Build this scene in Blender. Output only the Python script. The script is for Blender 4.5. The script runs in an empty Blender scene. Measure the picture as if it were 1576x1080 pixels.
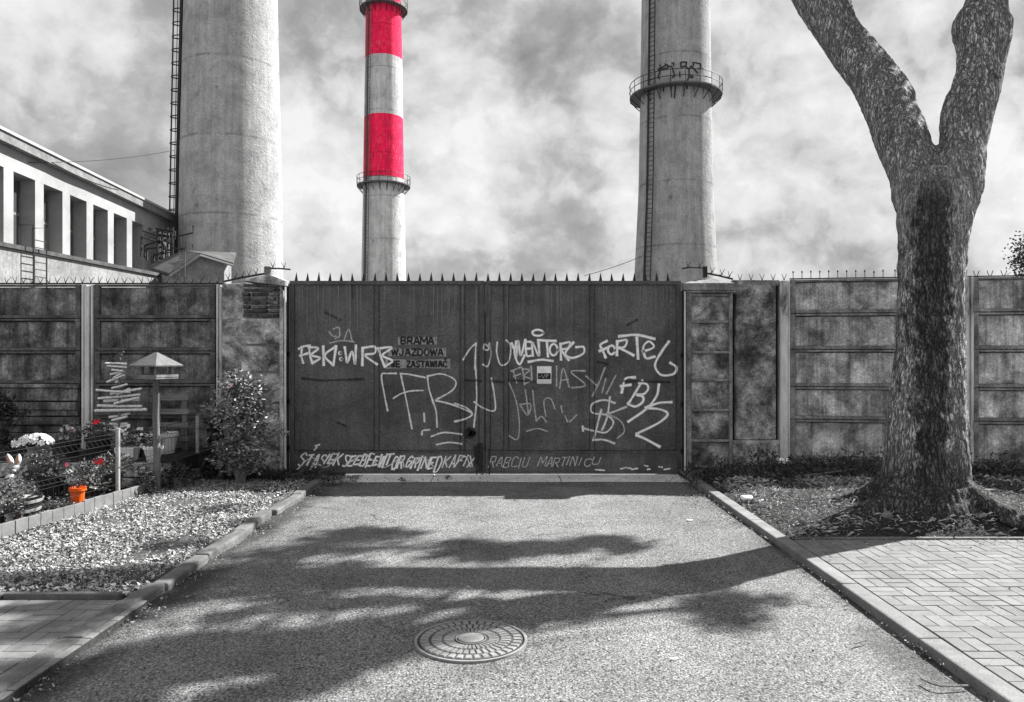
import bpy, math, random
from mathutils import Vector, Matrix, noise as mn
R = math.radians
random.seed(7)
C = bpy.context.scene.collection
S = bpy.context.scene

# ---------------- camera, world, sun, exposure ----------------
F = 1187.0; CX = 788.0; HY = 545.0; CH = 1.6
cam_d = bpy.data.cameras.new('camera'); cam = bpy.data.objects.new('camera', cam_d); C.objects.link(cam)
cam.location = (0, 0, CH); cam.rotation_euler = (R(90), 0, 0)
cam_d.sensor_width = 36; cam_d.lens = 36*F/1576; cam_d.shift_y = 5/1576
cam_d.clip_end = 5000; cam_d.clip_start = .05
S.camera = cam
SX, SY = .92, .58                      # shadow offset per metre of height
sun_d = bpy.data.lights.new('sun', 'SUN'); sun_d.energy = 5.0; sun_d.angle = R(.55); sun_d.color = (1, .992, .98)
sun = bpy.data.objects.new('sun', sun_d); C.objects.link(sun)
sun.rotation_euler = Vector((SX, SY, 1)).to_track_quat('Z', 'Y').to_euler(); sun.location = (20, 12, 25)
S.view_settings.view_transform = 'Standard'; S.view_settings.look = 'None'
S.view_settings.exposure = 1.5; S.view_settings.gamma = 1
EL = math.atan2(1, math.hypot(SX, SY)); AZ = math.atan2(SX, SY)

class NT:
    def __init__(s, tree): s.t = tree
    def n(s, typ, ins={}, **pr):
        nd = s.t.nodes.new(typ)
        for k, v in pr.items(): setattr(nd, k, v)
        for k, v in ins.items():
            i = nd.inputs[k]
            if isinstance(v, bpy.types.NodeSocket): s.t.links.new(v, i)
            elif isinstance(v, bpy.types.Node): s.t.links.new(v.outputs[0], i)
            else: i.default_value = v
        return nd
    def noise(s, vec, scale, detail=5, rough=.6, dist=0):
        return s.n('ShaderNodeTexNoise', {'Vector': vec, 'Scale': scale, 'Detail': detail, 'Roughness': rough, 'Distortion': dist}).outputs['Fac']
    def map(s, vec, sc): return s.n('ShaderNodeVectorMath', {0: vec, 1: sc}, operation='MULTIPLY').outputs[0]
    def m(s, op, a, b=0.0, c=0.0):
        nd = s.n('ShaderNodeMath', {0: a, 1: b}, operation=op)
        if isinstance(c, bpy.types.NodeSocket): s.t.links.new(c, nd.inputs[2])
        else: nd.inputs[2].default_value = c
        return nd.outputs[0]
    def ramp(s, fac, stops, interp='LINEAR'):
        nd = s.n('ShaderNodeValToRGB', {'Fac': fac}); cr = nd.color_ramp; cr.interpolation = interp
        while len(cr.elements) < len(stops): cr.elements.new(.5)
        for e, (p, c) in zip(cr.elements, stops):
            e.position = p; e.color = (c, c, c, 1) if not isinstance(c, tuple) else (*c, 1)
        return nd.outputs[0]
    def mix(s, fac, a, b, mode='MIX'):
        nd = s.n('ShaderNodeMix', data_type='RGBA', blend_type=mode)
        for k, v in ((0, fac), (6, a), (7, b)):
            if isinstance(v, bpy.types.NodeSocket): s.t.links.new(v, nd.inputs[k])
            elif k and not isinstance(v, tuple): nd.inputs[k].default_value = (v, v, v, 1)
            elif k: nd.inputs[k].default_value = (*v[:3], 1)
            else: nd.inputs[k].default_value = v
        return nd.outputs[2]

w = bpy.data.worlds.new('World'); S.world = w; w.use_nodes = True
t = NT(w.node_tree); w.node_tree.nodes.clear()
sky = t.n('ShaderNodeTexSky', sky_type='NISHITA', sun_disc=False, sun_elevation=EL, sun_rotation=AZ)
skybw = t.n('ShaderNodeHueSaturation', {'Saturation': 0.0, 'Color': sky})
tc = t.n('ShaderNodeTexCoord').outputs['Generated']
sep = t.n('ShaderNodeSeparateXYZ', {0: tc})
dz = t.m('ADD', t.m('MAXIMUM', sep.outputs[2], 0.0), .34)
cu = t.n('ShaderNodeCombineXYZ', {0: t.m('DIVIDE', sep.outputs[0], dz), 1: t.m('DIVIDE', sep.outputs[1], dz), 2: t.m('MULTIPLY', sep.outputs[2], 2.2)}).outputs[0]
dirn = t.n('ShaderNodeVectorMath', {0: tc}, operation='NORMALIZE').outputs[0]
pv = t.map(dirn, (1, 1, 1.2))
def off(v, o): return t.n('ShaderNodeVectorMath', {0: v, 1: o}, operation='ADD').outputs[0]
wob = t.n('ShaderNodeVectorMath', {0: t.n('ShaderNodeTexNoise', {'Vector': pv, 'Scale': 6.0, 'Detail': 6.0, 'Roughness': .6}).outputs['Color'], 1: (.11, .11, .11)}, operation='MULTIPLY').outputs[0]
pw_ = t.n('ShaderNodeVectorMath', {0: pv, 1: wob}, operation='ADD').outputs[0]
def puff(v):
    vo = t.n('ShaderNodeTexVoronoi', {'Vector': v, 'Scale': 6.5, 'Detail': 2.5, 'Roughness': .52, 'Lacunarity': 2.3}, normalize=True).outputs['Distance']
    return t.m('ADD', t.m('MULTIPLY', t.m('SUBTRACT', 1.0, vo), .55), t.m('MULTIPLY', t.noise(v, 7.0, 6, .62), .45))
n1 = t.noise(off(pv, (3, 1, 7)), 3.2, 8, .55, .0)
pa = puff(pw_); pb = puff(off(pw_, (.022, .0, .026)))
n2 = t.m('ADD', t.m('MULTIPLY', pa, .5), t.m('MULTIPLY', t.m('SUBTRACT', pa, pb), 1.3)); n2 = t.m('ADD', n2, .15)
n3 = t.noise(t.n('ShaderNodeVectorMath', {0: cu, 1: (11, 7, 5)}, operation='ADD').outputs[0], .22, 3, .5, .2)
cl = t.m('ADD', t.m('MULTIPLY', n1, .66), t.m('MULTIPLY', n2, .50)); cl = t.m('SUBTRACT', cl, .062)
# low, slow brightness regions of the real cloud cover, as directions in the sky
def lobe(px, py, r, amp):
    d = Vector(((px-CX)/F, 1, (HY-py)/F)).normalized()
    dot = t.n('ShaderNodeVectorMath', {0: t.n('ShaderNodeVectorMath', {0: tc}, operation='NORMALIZE').outputs[0], 1: tuple(d)}, operation='DOT_PRODUCT').outputs['Value']
    q = t.n('ShaderNodeMapRange', {'Value': dot, 'From Min': math.cos(r/F), 'From Max': 1.0, 'To Min': 0.0, 'To Max': amp}, interpolation_type='SMOOTHSTEP')
    return q.outputs[0]
for a in [(100, 60, 170, .14), (30, 230, 200, -.10), (230, 30, 140, -.09), (500, 100, 200, -.06), (700, 190, 170, -.02), (660, 300, 200, .02),
          (880, 90, 130, -.05), (840, 340, 120, -.09), (1230, 120, 210, .03), (1200, 380, 260, .03), (1400, 60, 150, -.03), (480, 330, 160, .06), (760, 20, 160, -.06)]:
    cl = t.m('ADD', cl, lobe(*a))
cl = t.m('ADD', cl, t.m('MULTIPLY', t.m('SUBTRACT', n3, .5), .25))
elev = t.n('ShaderNodeMapRange', {'Value': sep.outputs[2], 'From Min': 0.02, 'From Max': .22, 'To Min': .03, 'To Max': 0.0}).outputs[0]
cl = t.m('ADD', cl, elev)
cl = t.m('MULTIPLY_ADD', cl, 1.36, -.165)
ccol = t.ramp(cl, [(.26, .62), (.38, 1.02), (.45, 1.45), (.50, 1.88), (.56, 2.22), (.66, 2.72)])
cover = t.ramp(t.noise(cu, .3, 4, .5), [(.30, .80), (.6, 1.0)])
# unseen clouds behind the viewer, front-lit by the sun, brightened to fill the shade
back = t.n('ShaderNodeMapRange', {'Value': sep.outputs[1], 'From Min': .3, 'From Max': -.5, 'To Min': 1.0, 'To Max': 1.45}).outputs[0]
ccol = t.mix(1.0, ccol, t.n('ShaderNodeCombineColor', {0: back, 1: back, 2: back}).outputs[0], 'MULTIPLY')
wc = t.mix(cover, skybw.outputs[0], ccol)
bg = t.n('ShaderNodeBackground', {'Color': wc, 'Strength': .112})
t.n('ShaderNodeOutputWorld', {'Surface': bg.outputs[0]})

def P(px, py, Y): return Vector(((px-CX)*Y/F, Y, CH+(HY-py)*Y/F))
def G(px, py, z=0.0):
    Y = (CH-z)*F/(py-HY); return Vector(((px-CX)*Y/F, Y, z))

# ---------------- materials ----------------
def mat(name):
    m = bpy.data.materials.new(name); m.use_nodes = True; m.node_tree.nodes.clear()
    return m, NT(m.node_tree)
def finish(m, T, col, rough=.9, bump=None, bstr=.3, bdist=.01, spec=.3, metal=0.0):
    b = T.n('ShaderNodeBsdfPrincipled', {'Base Color': col if isinstance(col, (bpy.types.NodeSocket,)) else (*col, 1) if isinstance(col, tuple) else (col, col, col, 1),
                                          'Roughness': rough, 'Metallic': metal, 'Specular IOR Level': spec})
    if bump is not None:
        bn = T.n('ShaderNodeBump', {'Height': bump, 'Strength': bstr, 'Distance': bdist}); T.t.links.new(bn.outputs[0], b.inputs['Normal'])
    T.n('ShaderNodeOutputMaterial', {'Surface': b.outputs[0]})
    return m
def gritty(name, stops, scale=2.0, stretch=(1, 1, 1), grain=.25, gs=90, blot=None, bs=.8, streak=None, rough=.9, bstr=.4, bdist=.01, spec=.25, metal=0., tint=None, island=0., coord='pos', pits=0.):
    """several scales of noise in metres: base mottling, large blotches, vertical streaks, fine grain"""
    m, T = mat(name)
    pos = T.n('ShaderNodeNewGeometry').outputs['Position'] if coord == 'pos' else T.n('ShaderNodeTexCoord').outputs['Object']
    v = T.map(pos, stretch)
    a = T.noise(v, scale, 8, .68, .3)
    col = T.ramp(a, stops)
    fine = T.noise(pos, gs, 3, .8)
    if blot:
        b = T.ramp(T.noise(T.map(pos, (1, 1, 1.2)), bs, 7, .7, .6), [(.38, 1-blot), (.5, 1.), (.62, 1+blot*.6)]); col = T.mix(1.0, col, b, 'MULTIPLY')
    if streak:
        s_ = T.ramp(T.noise(T.map(pos, (1, 1, .05)), 12, 6, .75), [(.36, 1-streak), (.52, 1.), (.66, 1+streak*.5)]); col = T.mix(1.0, col, s_, 'MULTIPLY')
    g = T.ramp(fine, [(.25, 1-grain*1.6), (.75, 1+grain*1.6)]); col = T.mix(1.0, col, g, 'MULTIPLY')
    h = T.m('ADD', T.m('MULTIPLY', a, 1.0), T.m('MULTIPLY', fine, .45))
    if pits:
        vo = T.n('ShaderNodeTexVoronoi', {'Vector': pos, 'Scale': 45.0}).outputs['Distance']
        pz = T.m('MULTIPLY', T.ramp(vo, [(.08, 0.), (.2, 1.)]), 1.0)
        msk = T.ramp(T.noise(pos, 3., 4), [(.5, 1.), (.6, 0.)])
        pm = T.m('MAXIMUM', pz, msk)
        col = T.mix(1.0, col, T.ramp(pm, [(0, 1-pits), (1, 1.)]), 'MULTIPLY')
    if island:
        ri = T.n('ShaderNodeNewGeometry').outputs['Random Per Island']
        col = T.mix(1.0, col, T.ramp(ri, [(0, 1-island), (1, 1+island)]), 'MULTIPLY')
    if tint: col = T.mix(1.0, col, tint, 'MULTIPLY')
    return finish(m, T, col, rough, h, bstr, bdist, spec, metal)
def flat(name, col, rough=.7, grain=.15, gs=60, **k): 
    c = col if isinstance(col, tuple) else (col,)*3
    return gritty(name, [(.3, tuple(x*.8 for x in c)), (.7, tuple(min(1, x*1.2) for x in c))], 6, grain=grain, gs=gs, rough=rough, **k)

M = {}
# asphalt: pale stones in dark binder
m, T = mat('asphalt'); pos = T.n('ShaderNodeNewGeometry').outputs['Position']
v1 = T.n('ShaderNodeTexVoronoi', {'Vector': pos, 'Scale': 105.0, 'Randomness': 1.0})
v2 = T.n('ShaderNodeTexVoronoi', {'Vector': pos, 'Scale': 90.0, 'Randomness': 1.0})
st = T.ramp(v1.outputs['Color'], [(0, .035), (.3, .125), (.65, .205), (1, .36)])
gap = T.ramp(v2.outputs['Distance'], [(.0, 1.15), (.55, .95), (.85, .25)])
col = T.mix(1., st, gap, 'MULTIPLY')
col = T.mix(1., col, T.ramp(T.noise(pos, 1.3, 7, .65, .4), [(.32, .72), (.5, 1.), (.68, 1.16)]), 'MULTIPLY')
col = T.mix(1., col, T.ramp(T.noise(T.map(pos, (1, .4, 1)), .5, 4, .5), [(.35, .86), (.65, 1.1)]), 'MULTIPLY')
dk = T.ramp(T.noise(pos, 16, 3, .5), [(.27, .45), (.33, 1.)]); col = T.mix(1., col, dk, 'MULTIPLY')
# tyre-polished lanes, oil stains and a few cracks
sxa = T.n('ShaderNodeSeparateXYZ', {0: pos}); lane = T.m('ABSOLUTE', T.m('SUBTRACT', T.m('ABSOLUTE', sxa.outputs[0]), .85))
col = T.mix(1., col, T.ramp(T.m('ADD', lane, T.m('MULTIPLY', T.noise(pos, 1.2, 5, .6), .4)), [(.2, 1.07), (.6, .93)]), 'MULTIPLY')
col = T.mix(1., col, T.ramp(T.noise(T.map(pos, (1, .6, 1)), 3.3, 6, .7, .5), [(.62, 1.), (.72, .66)]), 'MULTIPLY')
ck = T.n('ShaderNodeTexVoronoi', {'Vector': T.n('ShaderNodeVectorMath', {0: pos, 1: T.n('ShaderNodeVectorMath', {0: T.n('ShaderNodeTexNoise', {'Vector': pos, 'Scale': 5.0, 'Detail': 5.}).outputs['Color'], 1: (.35, .35, 0)}, operation='MULTIPLY').outputs[0]}, operation='ADD').outputs[0], 'Scale': .7}, feature='DISTANCE_TO_EDGE').outputs['Distance']
ckm = T.m('MULTIPLY', T.ramp(ck, [(.003, 1.), (.007, 0.)]), T.ramp(T.noise(pos, 1.1, 3), [(.54, 0.), (.60, 1.)]))
col = T.mix(T.m('MULTIPLY', ckm, .75), col, .02)
# dirt collected along the kerbs
sx = T.n('ShaderNodeSeparateXYZ', {0: pos})
def edge_dirt(x0, x1):
    wob = T.m('ADD', sx.outputs[0], T.m('MULTIPLY', T.m('SUBTRACT', T.noise(pos, 1.9, 6, .7), .5), .75))
    return T.n('ShaderNodeMapRange', {'Value': wob, 'From Min': x0, 'From Max': x1, 'To Min': 0., 'To Max': 1.}).outputs[0]
wedge = T.n('ShaderNodeVectorMath', {0: T.map(T.n('ShaderNodeVectorMath', {0: pos, 1: (2.1, 4.0, 0)}, operation='SUBTRACT').outputs[0], (1., .38, 0))}, operation='LENGTH').outputs['Value']
wedge = T.m('MULTIPLY', T.ramp(T.m('ADD', wedge, T.m('MULTIPLY', T.noise(pos, 5, 6, .7), .3)), [(.22, 1.), (.42, 0.)]), .8)
dirt = T.m('MAXIMUM', T.m('MAXIMUM', edge_dirt(-2.02, -2.22), edge_dirt(2.10, 2.24)), wedge)
dirt = T.m('MULTIPLY', dirt, T.ramp(T.noise(pos, 35, 4, .8), [(.3, .5), (.6, 1.)]))
col = T.mix(dirt, col, T.ramp(T.noise(pos, 60, 4, .8), [(.4, .012), (.7, .06)]))
vb = T.ramp(v2.outputs['Distance'], [(0, 1.), (.8, 0.)])
M['asphalt'] = finish(m, T, col, .9, vb, .75, .006, .25)
M['ground'] = gritty('earth', [(.3, .05), (.7, .12)], 3, grain=.4, gs=70, blot=.3)
M['soil'] = gritty('soil', [(.3, .012), (.55, .03), (.75, .09)], 9, grain=.6, gs=60, blot=.4, bstr=1, bdist=.03)
M['bedbase'] = gritty('bark_bed_base', [(.35, .03), (.6, .11), (.8, .2)], 25, grain=.5, gs=90, bstr=1, bdist=.02)
M['chip'] = gritty('wood_chip', [(.3, .17), (.7, .38)], 30, grain=.25, island=.62, bstr=.5, bdist=.004)
M['mulch'] = gritty('mulch', [(.3, .10), (.7, .30)], 30, grain=.3, island=.8, bstr=.5, bdist=.004)
M['kerb'] = gritty('kerb_concrete', [(.3, .075), (.55, .13), (.75, .19)], 5, grain=.3, gs=140, blot=.25, bs=2.5, bstr=.5, bdist=.004, pits=.5)
M['kerb_pale'] = gritty('pale_kerb_concrete', [(.3, .13), (.55, .18), (.75, .22)], 5, grain=.25, gs=120, blot=.18, bs=2.5, bstr=.4, bdist=.003, pits=.5)
M['slab'] = gritty('threshold_concrete', [(.3, .5), (.6, .66), (.8, .74)], 4, grain=.1, gs=110, blot=.16, bs=2, bstr=.3, bdist=.003)
M['paver'] = gritty('paver_concrete', [(.3, .13), (.7, .195)], 8, grain=.22, gs=160, island=.12, blot=.12, bs=1.5, bstr=.4, bdist=.003)
M['joint'] = gritty('paver_joint', [(.3, .02), (.7, .06)], 20, grain=.4)
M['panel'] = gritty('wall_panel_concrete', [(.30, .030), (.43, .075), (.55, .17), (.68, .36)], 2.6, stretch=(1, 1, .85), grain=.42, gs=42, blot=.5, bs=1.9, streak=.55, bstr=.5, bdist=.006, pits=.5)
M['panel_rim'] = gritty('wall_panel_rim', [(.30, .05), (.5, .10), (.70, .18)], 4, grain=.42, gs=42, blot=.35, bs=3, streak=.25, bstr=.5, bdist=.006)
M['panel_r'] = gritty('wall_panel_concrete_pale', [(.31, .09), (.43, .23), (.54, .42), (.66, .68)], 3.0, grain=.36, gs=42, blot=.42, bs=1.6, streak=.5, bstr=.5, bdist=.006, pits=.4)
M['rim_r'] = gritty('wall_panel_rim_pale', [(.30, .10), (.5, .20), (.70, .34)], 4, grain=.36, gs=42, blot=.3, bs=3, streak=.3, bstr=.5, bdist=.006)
M['post'] = gritty('wall_post_whitewash', [(.34, .10), (.42, .45), (.60, .68)], 5, stretch=(1, 1, .25), grain=.15, gs=90, bstr=.4, bdist=.004, pits=.5)
M['plaster'] = gritty('pillar_plaster', [(.34, .045), (.44, .14), (.54, .33), (.68, .64)], 3.6, grain=.36, gs=42, blot=.5, bs=2.2, bstr=.6, bdist=.008)
M['plaster_dark'] = gritty('stained_plaster', [(.32, .035), (.44, .11), (.54, .28), (.68, .55)], 3.6, grain=.4, gs=42, blot=.6, bs=1.5, bstr=.6, bdist=.008, pits=.4)
M['brick'] = gritty('old_brick', [(.3, .025), (.5, .08), (.7, .24)], 11, grain=.4, gs=120, island=.4, bstr=.9, bdist=.01)
M['mortar'] = gritty('mortar', [(.3, .25), (.7, .65)], 20, grain=.3, gs=120, bstr=.9, bdist=.01)
M['gate'] = gritty('gate_sheet_paint', [(.3, .060), (.5, .082), (.72, .115)], 1.8, grain=.42, gs=44, blot=.3, bs=1.3, streak=.26, rough=.6, bstr=.15, bdist=.003, spec=.4)
M['gate_bar'] = gritty('gate_frame_paint', [(.3, .045), (.7, .10)], 5, grain=.35, gs=44, rough=.6, streak=.3, bstr=.25, bdist=.003, spec=.4)
M['iron'] = flat('dark_iron', .022, .6)
M['steel'] = flat('painted_steel', .10, .5)
M['galv'] = flat('galvanised_post', .32, .5)
M['white_paint'] = flat('white_strip', .62, .6)
M['hall'] = gritty('hall_render', [(.3, .22), (.7, .31)], .5, grain=.06, gs=20, blot=.12, bs=.3, bstr=.1)
M['annex'] = gritty('annex_render', [(.3, .15), (.5, .21), (.7, .27)], .7, grain=.2, gs=8, blot=.2, bs=.35, streak=.2, bstr=.1)
M['hall_dark'] = gritty('hall_recess', [(.3, .10), (.7, .2)], .8, grain=.1, gs=20, blot=.3, bs=.5)
M['roofing'] = gritty('roofing_felt', [(.3, .035), (.7, .10)], 1.5, grain=.3, gs=20, blot=.3)
M['eave'] = gritty('eave_board', [(.3, .12), (.7, .22)], 1.5, grain=.2, gs=12, blot=.2)
M['glass'] = flat('window_glass', .05, .15, spec=.6)
M['tile'] = gritty('edging_tile', [(.3, .13), (.7, .20)], 6, grain=.15, gs=110, island=.14, blot=.15, bs=4)
M['wood'] = gritty('weathered_wood', [(.3, .07), (.55, .16), (.75, .27)], 8, stretch=(1, 1, .15), grain=.3, gs=120, bstr=.8, bdist=.006)
M['woodh'] = gritty('weathered_board', [(.3, .10), (.55, .2), (.75, .32)], 8, stretch=(.15, 1, 1), grain=.3, gs=120, bstr=.8, bdist=.006)
M['shingle'] = gritty('birdhouse_roof', [(.3, .09), (.7, .17)], 10, grain=.3, gs=120)
M['cast'] = gritty('cast_iron_cover', [(.3, .15), (.7, .25)], 9, grain=.3, gs=200, blot=.2, bs=3, rough=.6, bstr=.4, bdist=.002, spec=.5)
M['cast_dark'] = flat('cover_recess', .06, .8)
M['leaf'] = gritty('leaf', [(.3, .06), (.7, .12)], 20, grain=.2, island=.5, rough=.5, spec=.5)
M['leaf_gloss'] = gritty('glossy_leaf', [(.3, .09), (.7, .22)], 20, grain=.1, island=.8, rough=.42, spec=.6)
M['leaf_dark'] = gritty('dark_leaf', [(.3, .02), (.7, .05)], 20, grain=.2, island=.6, rough=.5, spec=.4)
M['dry'] = gritty('dry_leaf', [(.3, .09), (.7, .24)], 20, grain=.3, island=.7)
M['straw'] = gritty('straw', [(.3, .22), (.7, .42)], 20, grain=.2, island=.6)
M['petal'] = flat('white_petal', .72, .6)
M['petal_grey'] = flat('grey_petal', .38, .6)
M['red'] = flat('red_petal', (.70, .02, .035), .6)
M['pink'] = flat('pink_petal', (.85, .16, .26), .6)
M['blush'] = flat('blush_petal', (.72, .5, .52), .6)
M['orange'] = flat('orange_pot', (.85, .12, .012), .45, grain=.05)
M['black_pot'] = flat('black_pot', .018, .45)
M['grey_pot'] = flat('grey_pot', .13, .6)
M['white_pot'] = flat('white_pot', .68, .6)
M['brown_pot'] = flat('terracotta_pot', (.13, .09, .08), .7)
M['clay'] = gritty('grey_clay', [(.3, .12), (.7, .24)], 14, grain=.3, gs=90, bstr=.6)
M['fur'] = flat('figurine_grey', .28, .7); M['fur_white'] = flat('figurine_white', .6, .7); M['ear'] = flat('figurine_ear', (.42, .22, .14), .7)
M['stone'] = gritty('whitewashed_block', [(.36, .05), (.46, .35), (.62, .75)], 7, grain=.3, gs=80, blot=.35, bs=2, bstr=.9, bdist=.02)
M['paper'] = flat('paper', .78, .7, grain=.04)
m, T = mat('birch_bark'); pos = T.n('ShaderNodeNewGeometry').outputs['Position']
f = T.noise(T.map(pos, (1.0, 3, 3)), 26, 4, .7); M['birch'] = finish(m, T, T.ramp(f, [(.36, .06), (.43, .62), (.7, .80)]), .8, f, .3, .004)
# tree bark: vertical plates and furrows, dark mossy streaks
m, T = mat('bark'); pos = T.n('ShaderNodeNewGeometry').outputs['Position']
wv = T.n('ShaderNodeVectorMath', {0: pos, 1: T.n('ShaderNodeVectorMath', {0: T.n('ShaderNodeTexNoise', {'Vector': pos, 'Scale': 7.0, 'Detail': 4.}).outputs['Color'], 1: (.07, .07, .07)}, operation='MULTIPLY').outputs[0]}, operation='ADD').outputs[0]
def ridge(sc, st_, lo, hi): 
    n_ = T.noise(T.map(wv, (1, 1, st_)), sc, 3, .55, .3); return T.ramp(T.m('ABSOLUTE', T.m('SUBTRACT', n_, .5)), [(lo, 0.), (hi, 1.)])
fur = T.m('MULTIPLY', ridge(17, .17, .0, .075), ridge(34, .25, -.0, .09))
fin_ = T.m('MULTIPLY', ridge(19, .15, .0, .075), ridge(42, .24, .0, .10)); zz0 = T.n('ShaderNodeSeparateXYZ', {0: pos}).outputs[2]
zbl = T.n('ShaderNodeMapRange', {'Value': zz0, 'From Min': 2.4, 'From Max': 3.6}).outputs[0]
fur = T.m('ADD', T.m('MULTIPLY', fur, T.m('SUBTRACT', 1.0, zbl)), T.m('MULTIPLY', fin_, zbl))
fine = T.noise(T.map(pos, (1, 1, .5)), 110, 5, .75)
base = T.ramp(T.noise(pos, 5, 6, .7), [(.3, .36), (.7, .62)])
col = T.mix(1., base, T.ramp(fur, [(0, .15), (.3, .64), (.8, 1.2)]), 'MULTIPLY')
col = T.mix(1., col, T.ramp(fine, [(.3, .6), (.7, 1.4)]), 'MULTIPLY')
sz = T.n('ShaderNodeSeparateXYZ', {0: pos})
# moss/wet streak running from the fork down the camera-left of the trunk
sxm = T.m('SUBTRACT', sz.outputs[0], T.m('MULTIPLY_ADD', sz.outputs[2], .035, 3.72))
strk = T.m('ADD', T.m('ABSOLUTE', sxm), T.m('MULTIPLY', T.m('SUBTRACT', T.noise(pos, 6, 5, .7), .5), .45))
sm = T.n('ShaderNodeMapRange', {'Value': strk, 'From Min': .09, 'From Max': .17, 'To Min': 1., 'To Max': 0.}).outputs[0]
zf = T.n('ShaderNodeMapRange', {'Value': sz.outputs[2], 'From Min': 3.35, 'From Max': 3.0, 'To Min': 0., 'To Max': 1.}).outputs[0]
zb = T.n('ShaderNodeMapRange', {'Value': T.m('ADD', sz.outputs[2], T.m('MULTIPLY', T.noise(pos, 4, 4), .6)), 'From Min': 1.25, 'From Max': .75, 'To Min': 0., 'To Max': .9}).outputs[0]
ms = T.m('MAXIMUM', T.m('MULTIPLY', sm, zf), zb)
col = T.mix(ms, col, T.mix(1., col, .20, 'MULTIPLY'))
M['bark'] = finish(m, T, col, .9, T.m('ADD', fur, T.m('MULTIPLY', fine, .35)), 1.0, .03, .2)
# spray paint
def spray(name, colr, soft, hole, alpha=1.):
    m, T = mat(name); uv = T.n('ShaderNodeUVMap').outputs[0]; s2 = T.n('ShaderNodeSeparateXYZ', {0: uv})
    pos = T.n('ShaderNodeNewGeometry').outputs['Position']
    e = T.m('SUBTRACT', 1.0, T.m('ABSOLUTE', T.m('MULTIPLY_ADD', s2.outputs[1], 2.0, -1.0)))
    e = T.m('ADD', e, T.m('MULTIPLY', T.m('SUBTRACT', T.noise(pos, 130, 3, .8), .5), soft*1.1))
    a = T.n('ShaderNodeMapRange', {'Value': e, 'From Min': 0.05, 'From Max': .05+soft, 'To Min': 0., 'To Max': alpha}).outputs[0]
    a = T.m('MULTIPLY', a, T.ramp(T.noise(pos, 22, 5, .75), [(.36, 1-hole), (.56, 1.)]))
    d = T.n('ShaderNodeBsdfPrincipled', {'Base Color': (colr, colr, colr, 1), 'Roughness': .7})
    tr = T.n('ShaderNodeBsdfTransparent'); mx = T.n('ShaderNodeMixShader', {0: a, 1: tr.outputs[0], 2: d.outputs[0]})
    T.n('ShaderNodeOutputMaterial', {'Surface': mx.outputs[0]}); return m
M['spray'] = spray('white_spray', .90, .5, .25); M['spray_thin'] = spray('thin_spray', .80, .7, .4, .95)
M['spray_faint'] = spray('faint_spray', .6, .9, .45, .8); M['spray_black'] = spray('black_spray', .008, .5, .1)
M['stencil'] = spray('stencil_black', .006, .1, .12); M['stencil_patch'] = spray('stencil_patch', .36, .12, .5, .8)
M['brushed'] = spray('chimney_paint', .01, .1, 0.)
def chimney_mat(name, bands, base, zl):
    m, T = mat(name); pos = T.n('ShaderNodeTexCoord').outputs['Object']; s3 = T.n('ShaderNodeSeparateXYZ', {0: pos})
    ang = T.m('ARCTAN2', s3.outputs[1], s3.outputs[0])
    cyl = T.n('ShaderNodeCombineXYZ', {0: T.m('MULTIPLY', ang, 4.), 1: 0., 2: s3.outputs[2]}).outputs[0]
    col = T.ramp(T.noise(cyl, .5, 8, .72, .4), [(.3, base*.65), (.5, base), (.7, base*1.3)])
    col = T.mix(1., col, T.ramp(T.noise(T.map(cyl, (1, 1, .07)), 2.2, 6, .7), [(.34, .8), (.52, 1.), (.66, 1.12)]), 'MULTIPLY')
    sp = T.ramp(T.noise(T.map(cyl, (1, 1, 1.6)), 1.6, 7, .75, .8), [(.60, 1.), (.70, .5)]); col = T.mix(.8, col, sp, 'MULTIPLY')
    zz = T.m('ADD', s3.outputs[2], T.m('MULTIPLY', T.noise(cyl, .8, 3), .16))
    fz = T.m('FRACT', T.m('DIVIDE', zz, zl)); fz = T.m('MINIMUM', fz, T.m('SUBTRACT', 1., fz))
    hl = T.ramp(fz, [(.0, .58), (.022, 1.)])
    hl = T.mix(T.ramp(T.noise(cyl, .7, 4), [(.40, 0.), (.55, 1.)]), 1., hl); col = T.mix(1., col, hl, 'MULTIPLY')
    fa = T.m('FRACT', T.m('MULTIPLY', ang, 5.)); fa = T.m('MINIMUM', fa, T.m('SUBTRACT', 1., fa))
    vl = T.ramp(fa, [(0, .78), (.03, 1.)]); col = T.mix(.7, col, vl, 'MULTIPLY')
    col = T.mix(1., col, T.ramp(T.noise(cyl, 5, 5, .85), [(.3, .70), (.7, 1.25)]), 'MULTIPLY')
    col = T.mix(1., col, T.ramp(T.noise(T.map(cyl, (1, 1, .5)), 1.1, 6, .8, .6), [(.58, 1.), (.66, .62)]), 'MULTIPLY')
    if bands:
        zc = T.m('ADD', s3.outputs[2], T.m('MULTIPLY', T.noise(cyl, 3, 3), .1)); msk = None
        for a, b in bands:
            q = T.m('MULTIPLY', T.m('GREATER_THAN', zc, a), T.m('LESS_THAN', zc, b)); msk = q if msk is None else T.m('MAXIMUM', msk, q)
        rd = T.mix(1., col, (1.75, .03, .17), 'MULTIPLY')
        flake = T.ramp(T.noise(T.map(cyl, (1, 1, .4)), 2.6, 7, .85), [(.54, 1.), (.66, .6)])
        col = T.mix(T.m('MULTIPLY', msk, flake), col, rd)
    return finish(m, T, col, .92, T.noise(cyl, 3, 6, .75), 1., .12, .2)

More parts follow.
